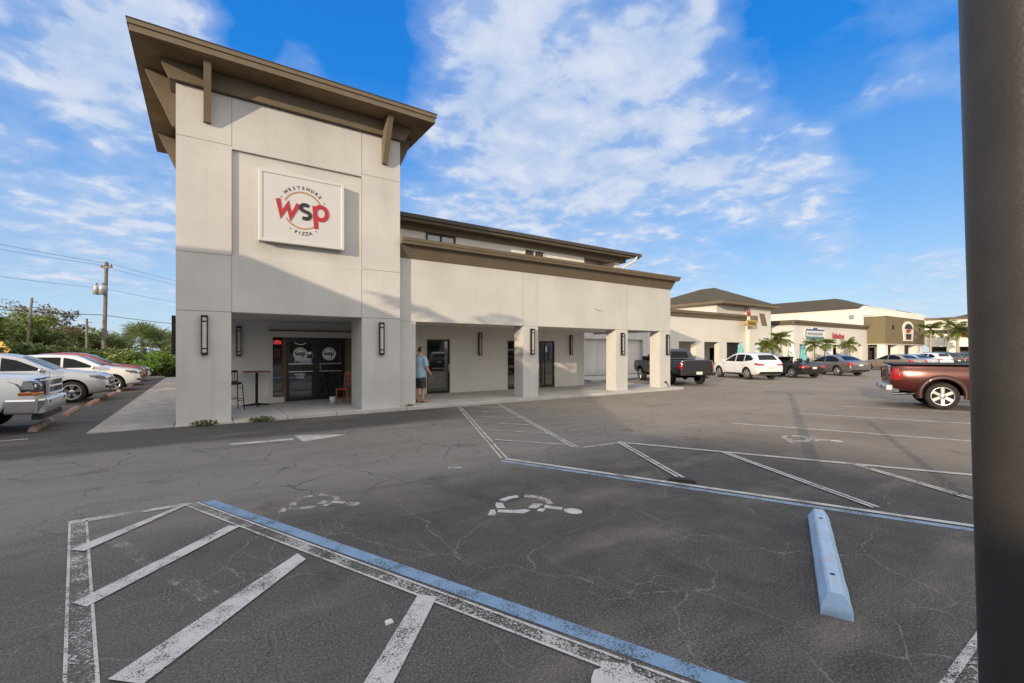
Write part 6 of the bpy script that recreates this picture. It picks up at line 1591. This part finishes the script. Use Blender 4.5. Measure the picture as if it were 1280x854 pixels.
for x in (-.8, -.35, .35, .8): b.lathe([(0, 10.14), (.04, 10.14), (.07, 10.22), (.04, 10.3), (0, 10.32)], 8, 'z', (x, 0, 0))
b.build('insulator', M['blackplastic'], up)
MB().box(.12, .34, -.3, -.1, 7.4, 8.2).tube([(.15, -.15, 9.6), (.5, -.2, 10.0)], .04, 5).build('cutout_box', M['can'], up)
def plain_pole(px, Y, zt_, lean, lb):
    x, y = at_px(px, Y); t = thing('utility_pole', lb, 'utility pole', (x, y, 0), 0, 'thin poles among the trees')
    MB().tube([(0, 0, 0), (lean, 0, zt_)], [.10, .07], 8).build('pole', M['polewood'], t)
    b = MB()
    for k in range(3): b.box(lean * (1 - .06 * k), lean * (1 - .06 * k) + .3, -.03, .03, zt_ - .3 - .4 * k, zt_ - .25 - .4 * k)
    b.build('bracket', M['polewood'], t); return t
plain_pole(30, 46, 5.55, .40, 'leaning pale pole at the left with three short brackets'); plain_pole(83, 75, 5.6, 0, 'short dark pole in the middle of the trees'); plain_pole(108.5, 46, 4.2, 0, 'thin pale pole just left of the transformer pole')
lp_ = plain_pole(-160, 42, 10.4, 0, 'utility pole beyond the left edge, out of frame'); lp_.location = (-22, 40, 0); rp_ = plain_pole(300, 84, 10.4, 0, 'utility pole hidden behind the tower'); rp_.location = (6, 82, 0)
def wire(p, q, sag, r, lb):
    pts = [Vector(p).lerp(Vector(q), k / 16) - Vector((0, 0, sag * 4 * (k / 16) * (1 - k / 16))) for k in range(17)]
    tag(MB().tube(pts, r, 5).build('power_cable', M['cable']), lb, 'cable', 'overhead cables')
A, Bp, C_ = Vector((-22, 40, 0)), Vector((-8.2, 60, 0)), Vector((6, 82, 0)); pr_ = Vector((.82, -.57, 0))
for k, (off, z, sag, r, nm) in enumerate(((-.8, 10.4, .45, .013, 'upper far'), (.8, 10.4, .35, .013, 'upper near'), (0, 8.0, .35, .013, 'middle'), (0, 5.3, .30, .03, 'thick low'))):
    z2 = z if k != 3 else 5.35
    wire(A + pr_ * off + Vector((0, 0, z)), Bp + pr_ * off + Vector((0, 0, z2)), sag, r, nm + ' overhead cable left of the transformer pole')
    wire(Bp + pr_ * off + Vector((0, 0, z2)), C_ + pr_ * off + Vector((0, 0, z)), sag, r, nm + ' overhead cable right of the transformer pole')
x, y = at_px(3, 39.5); yg = thing('road_sign', 'yellow diamond road sign at the left edge above the white pickup', 'sign', (x, y, 0), R(-30))
M['signyellow'] = mat('road_sign_yellow', (.62, .34, .02), .5)
MB().box(-.03, .03, -.03, .03, 0, 2.3).build('post', M['alu'], yg); MB().prism([(0, 1.35), (.5, 1.85), (0, 2.35), (-.5, 1.85)], -.05, -.031, 'y').build('panel', M['signyellow'], yg); MB().prism([(-.22, 1.80), (.1, 1.72), (.25, 1.95), (.05, 2.0), (-.2, 1.92)], -.058, -.051, 'y').build('symbol', M['sblack'], yg)
# a line of trees far behind the viewer for the window reflections
for i in range(7):
    o = copy_tree(T2 if i % 2 else T3); o.location = (-8 + i * 9 + rnd(-2, 2), -34 + rnd(-2, 2), 0); o.scale = (1.5,) * 3; o.rotation_euler = (0, 0, rnd(0, 6)); o['label'] = 'tree in the row behind the viewer, out of frame'; o['group'] = 'trees behind the viewer'
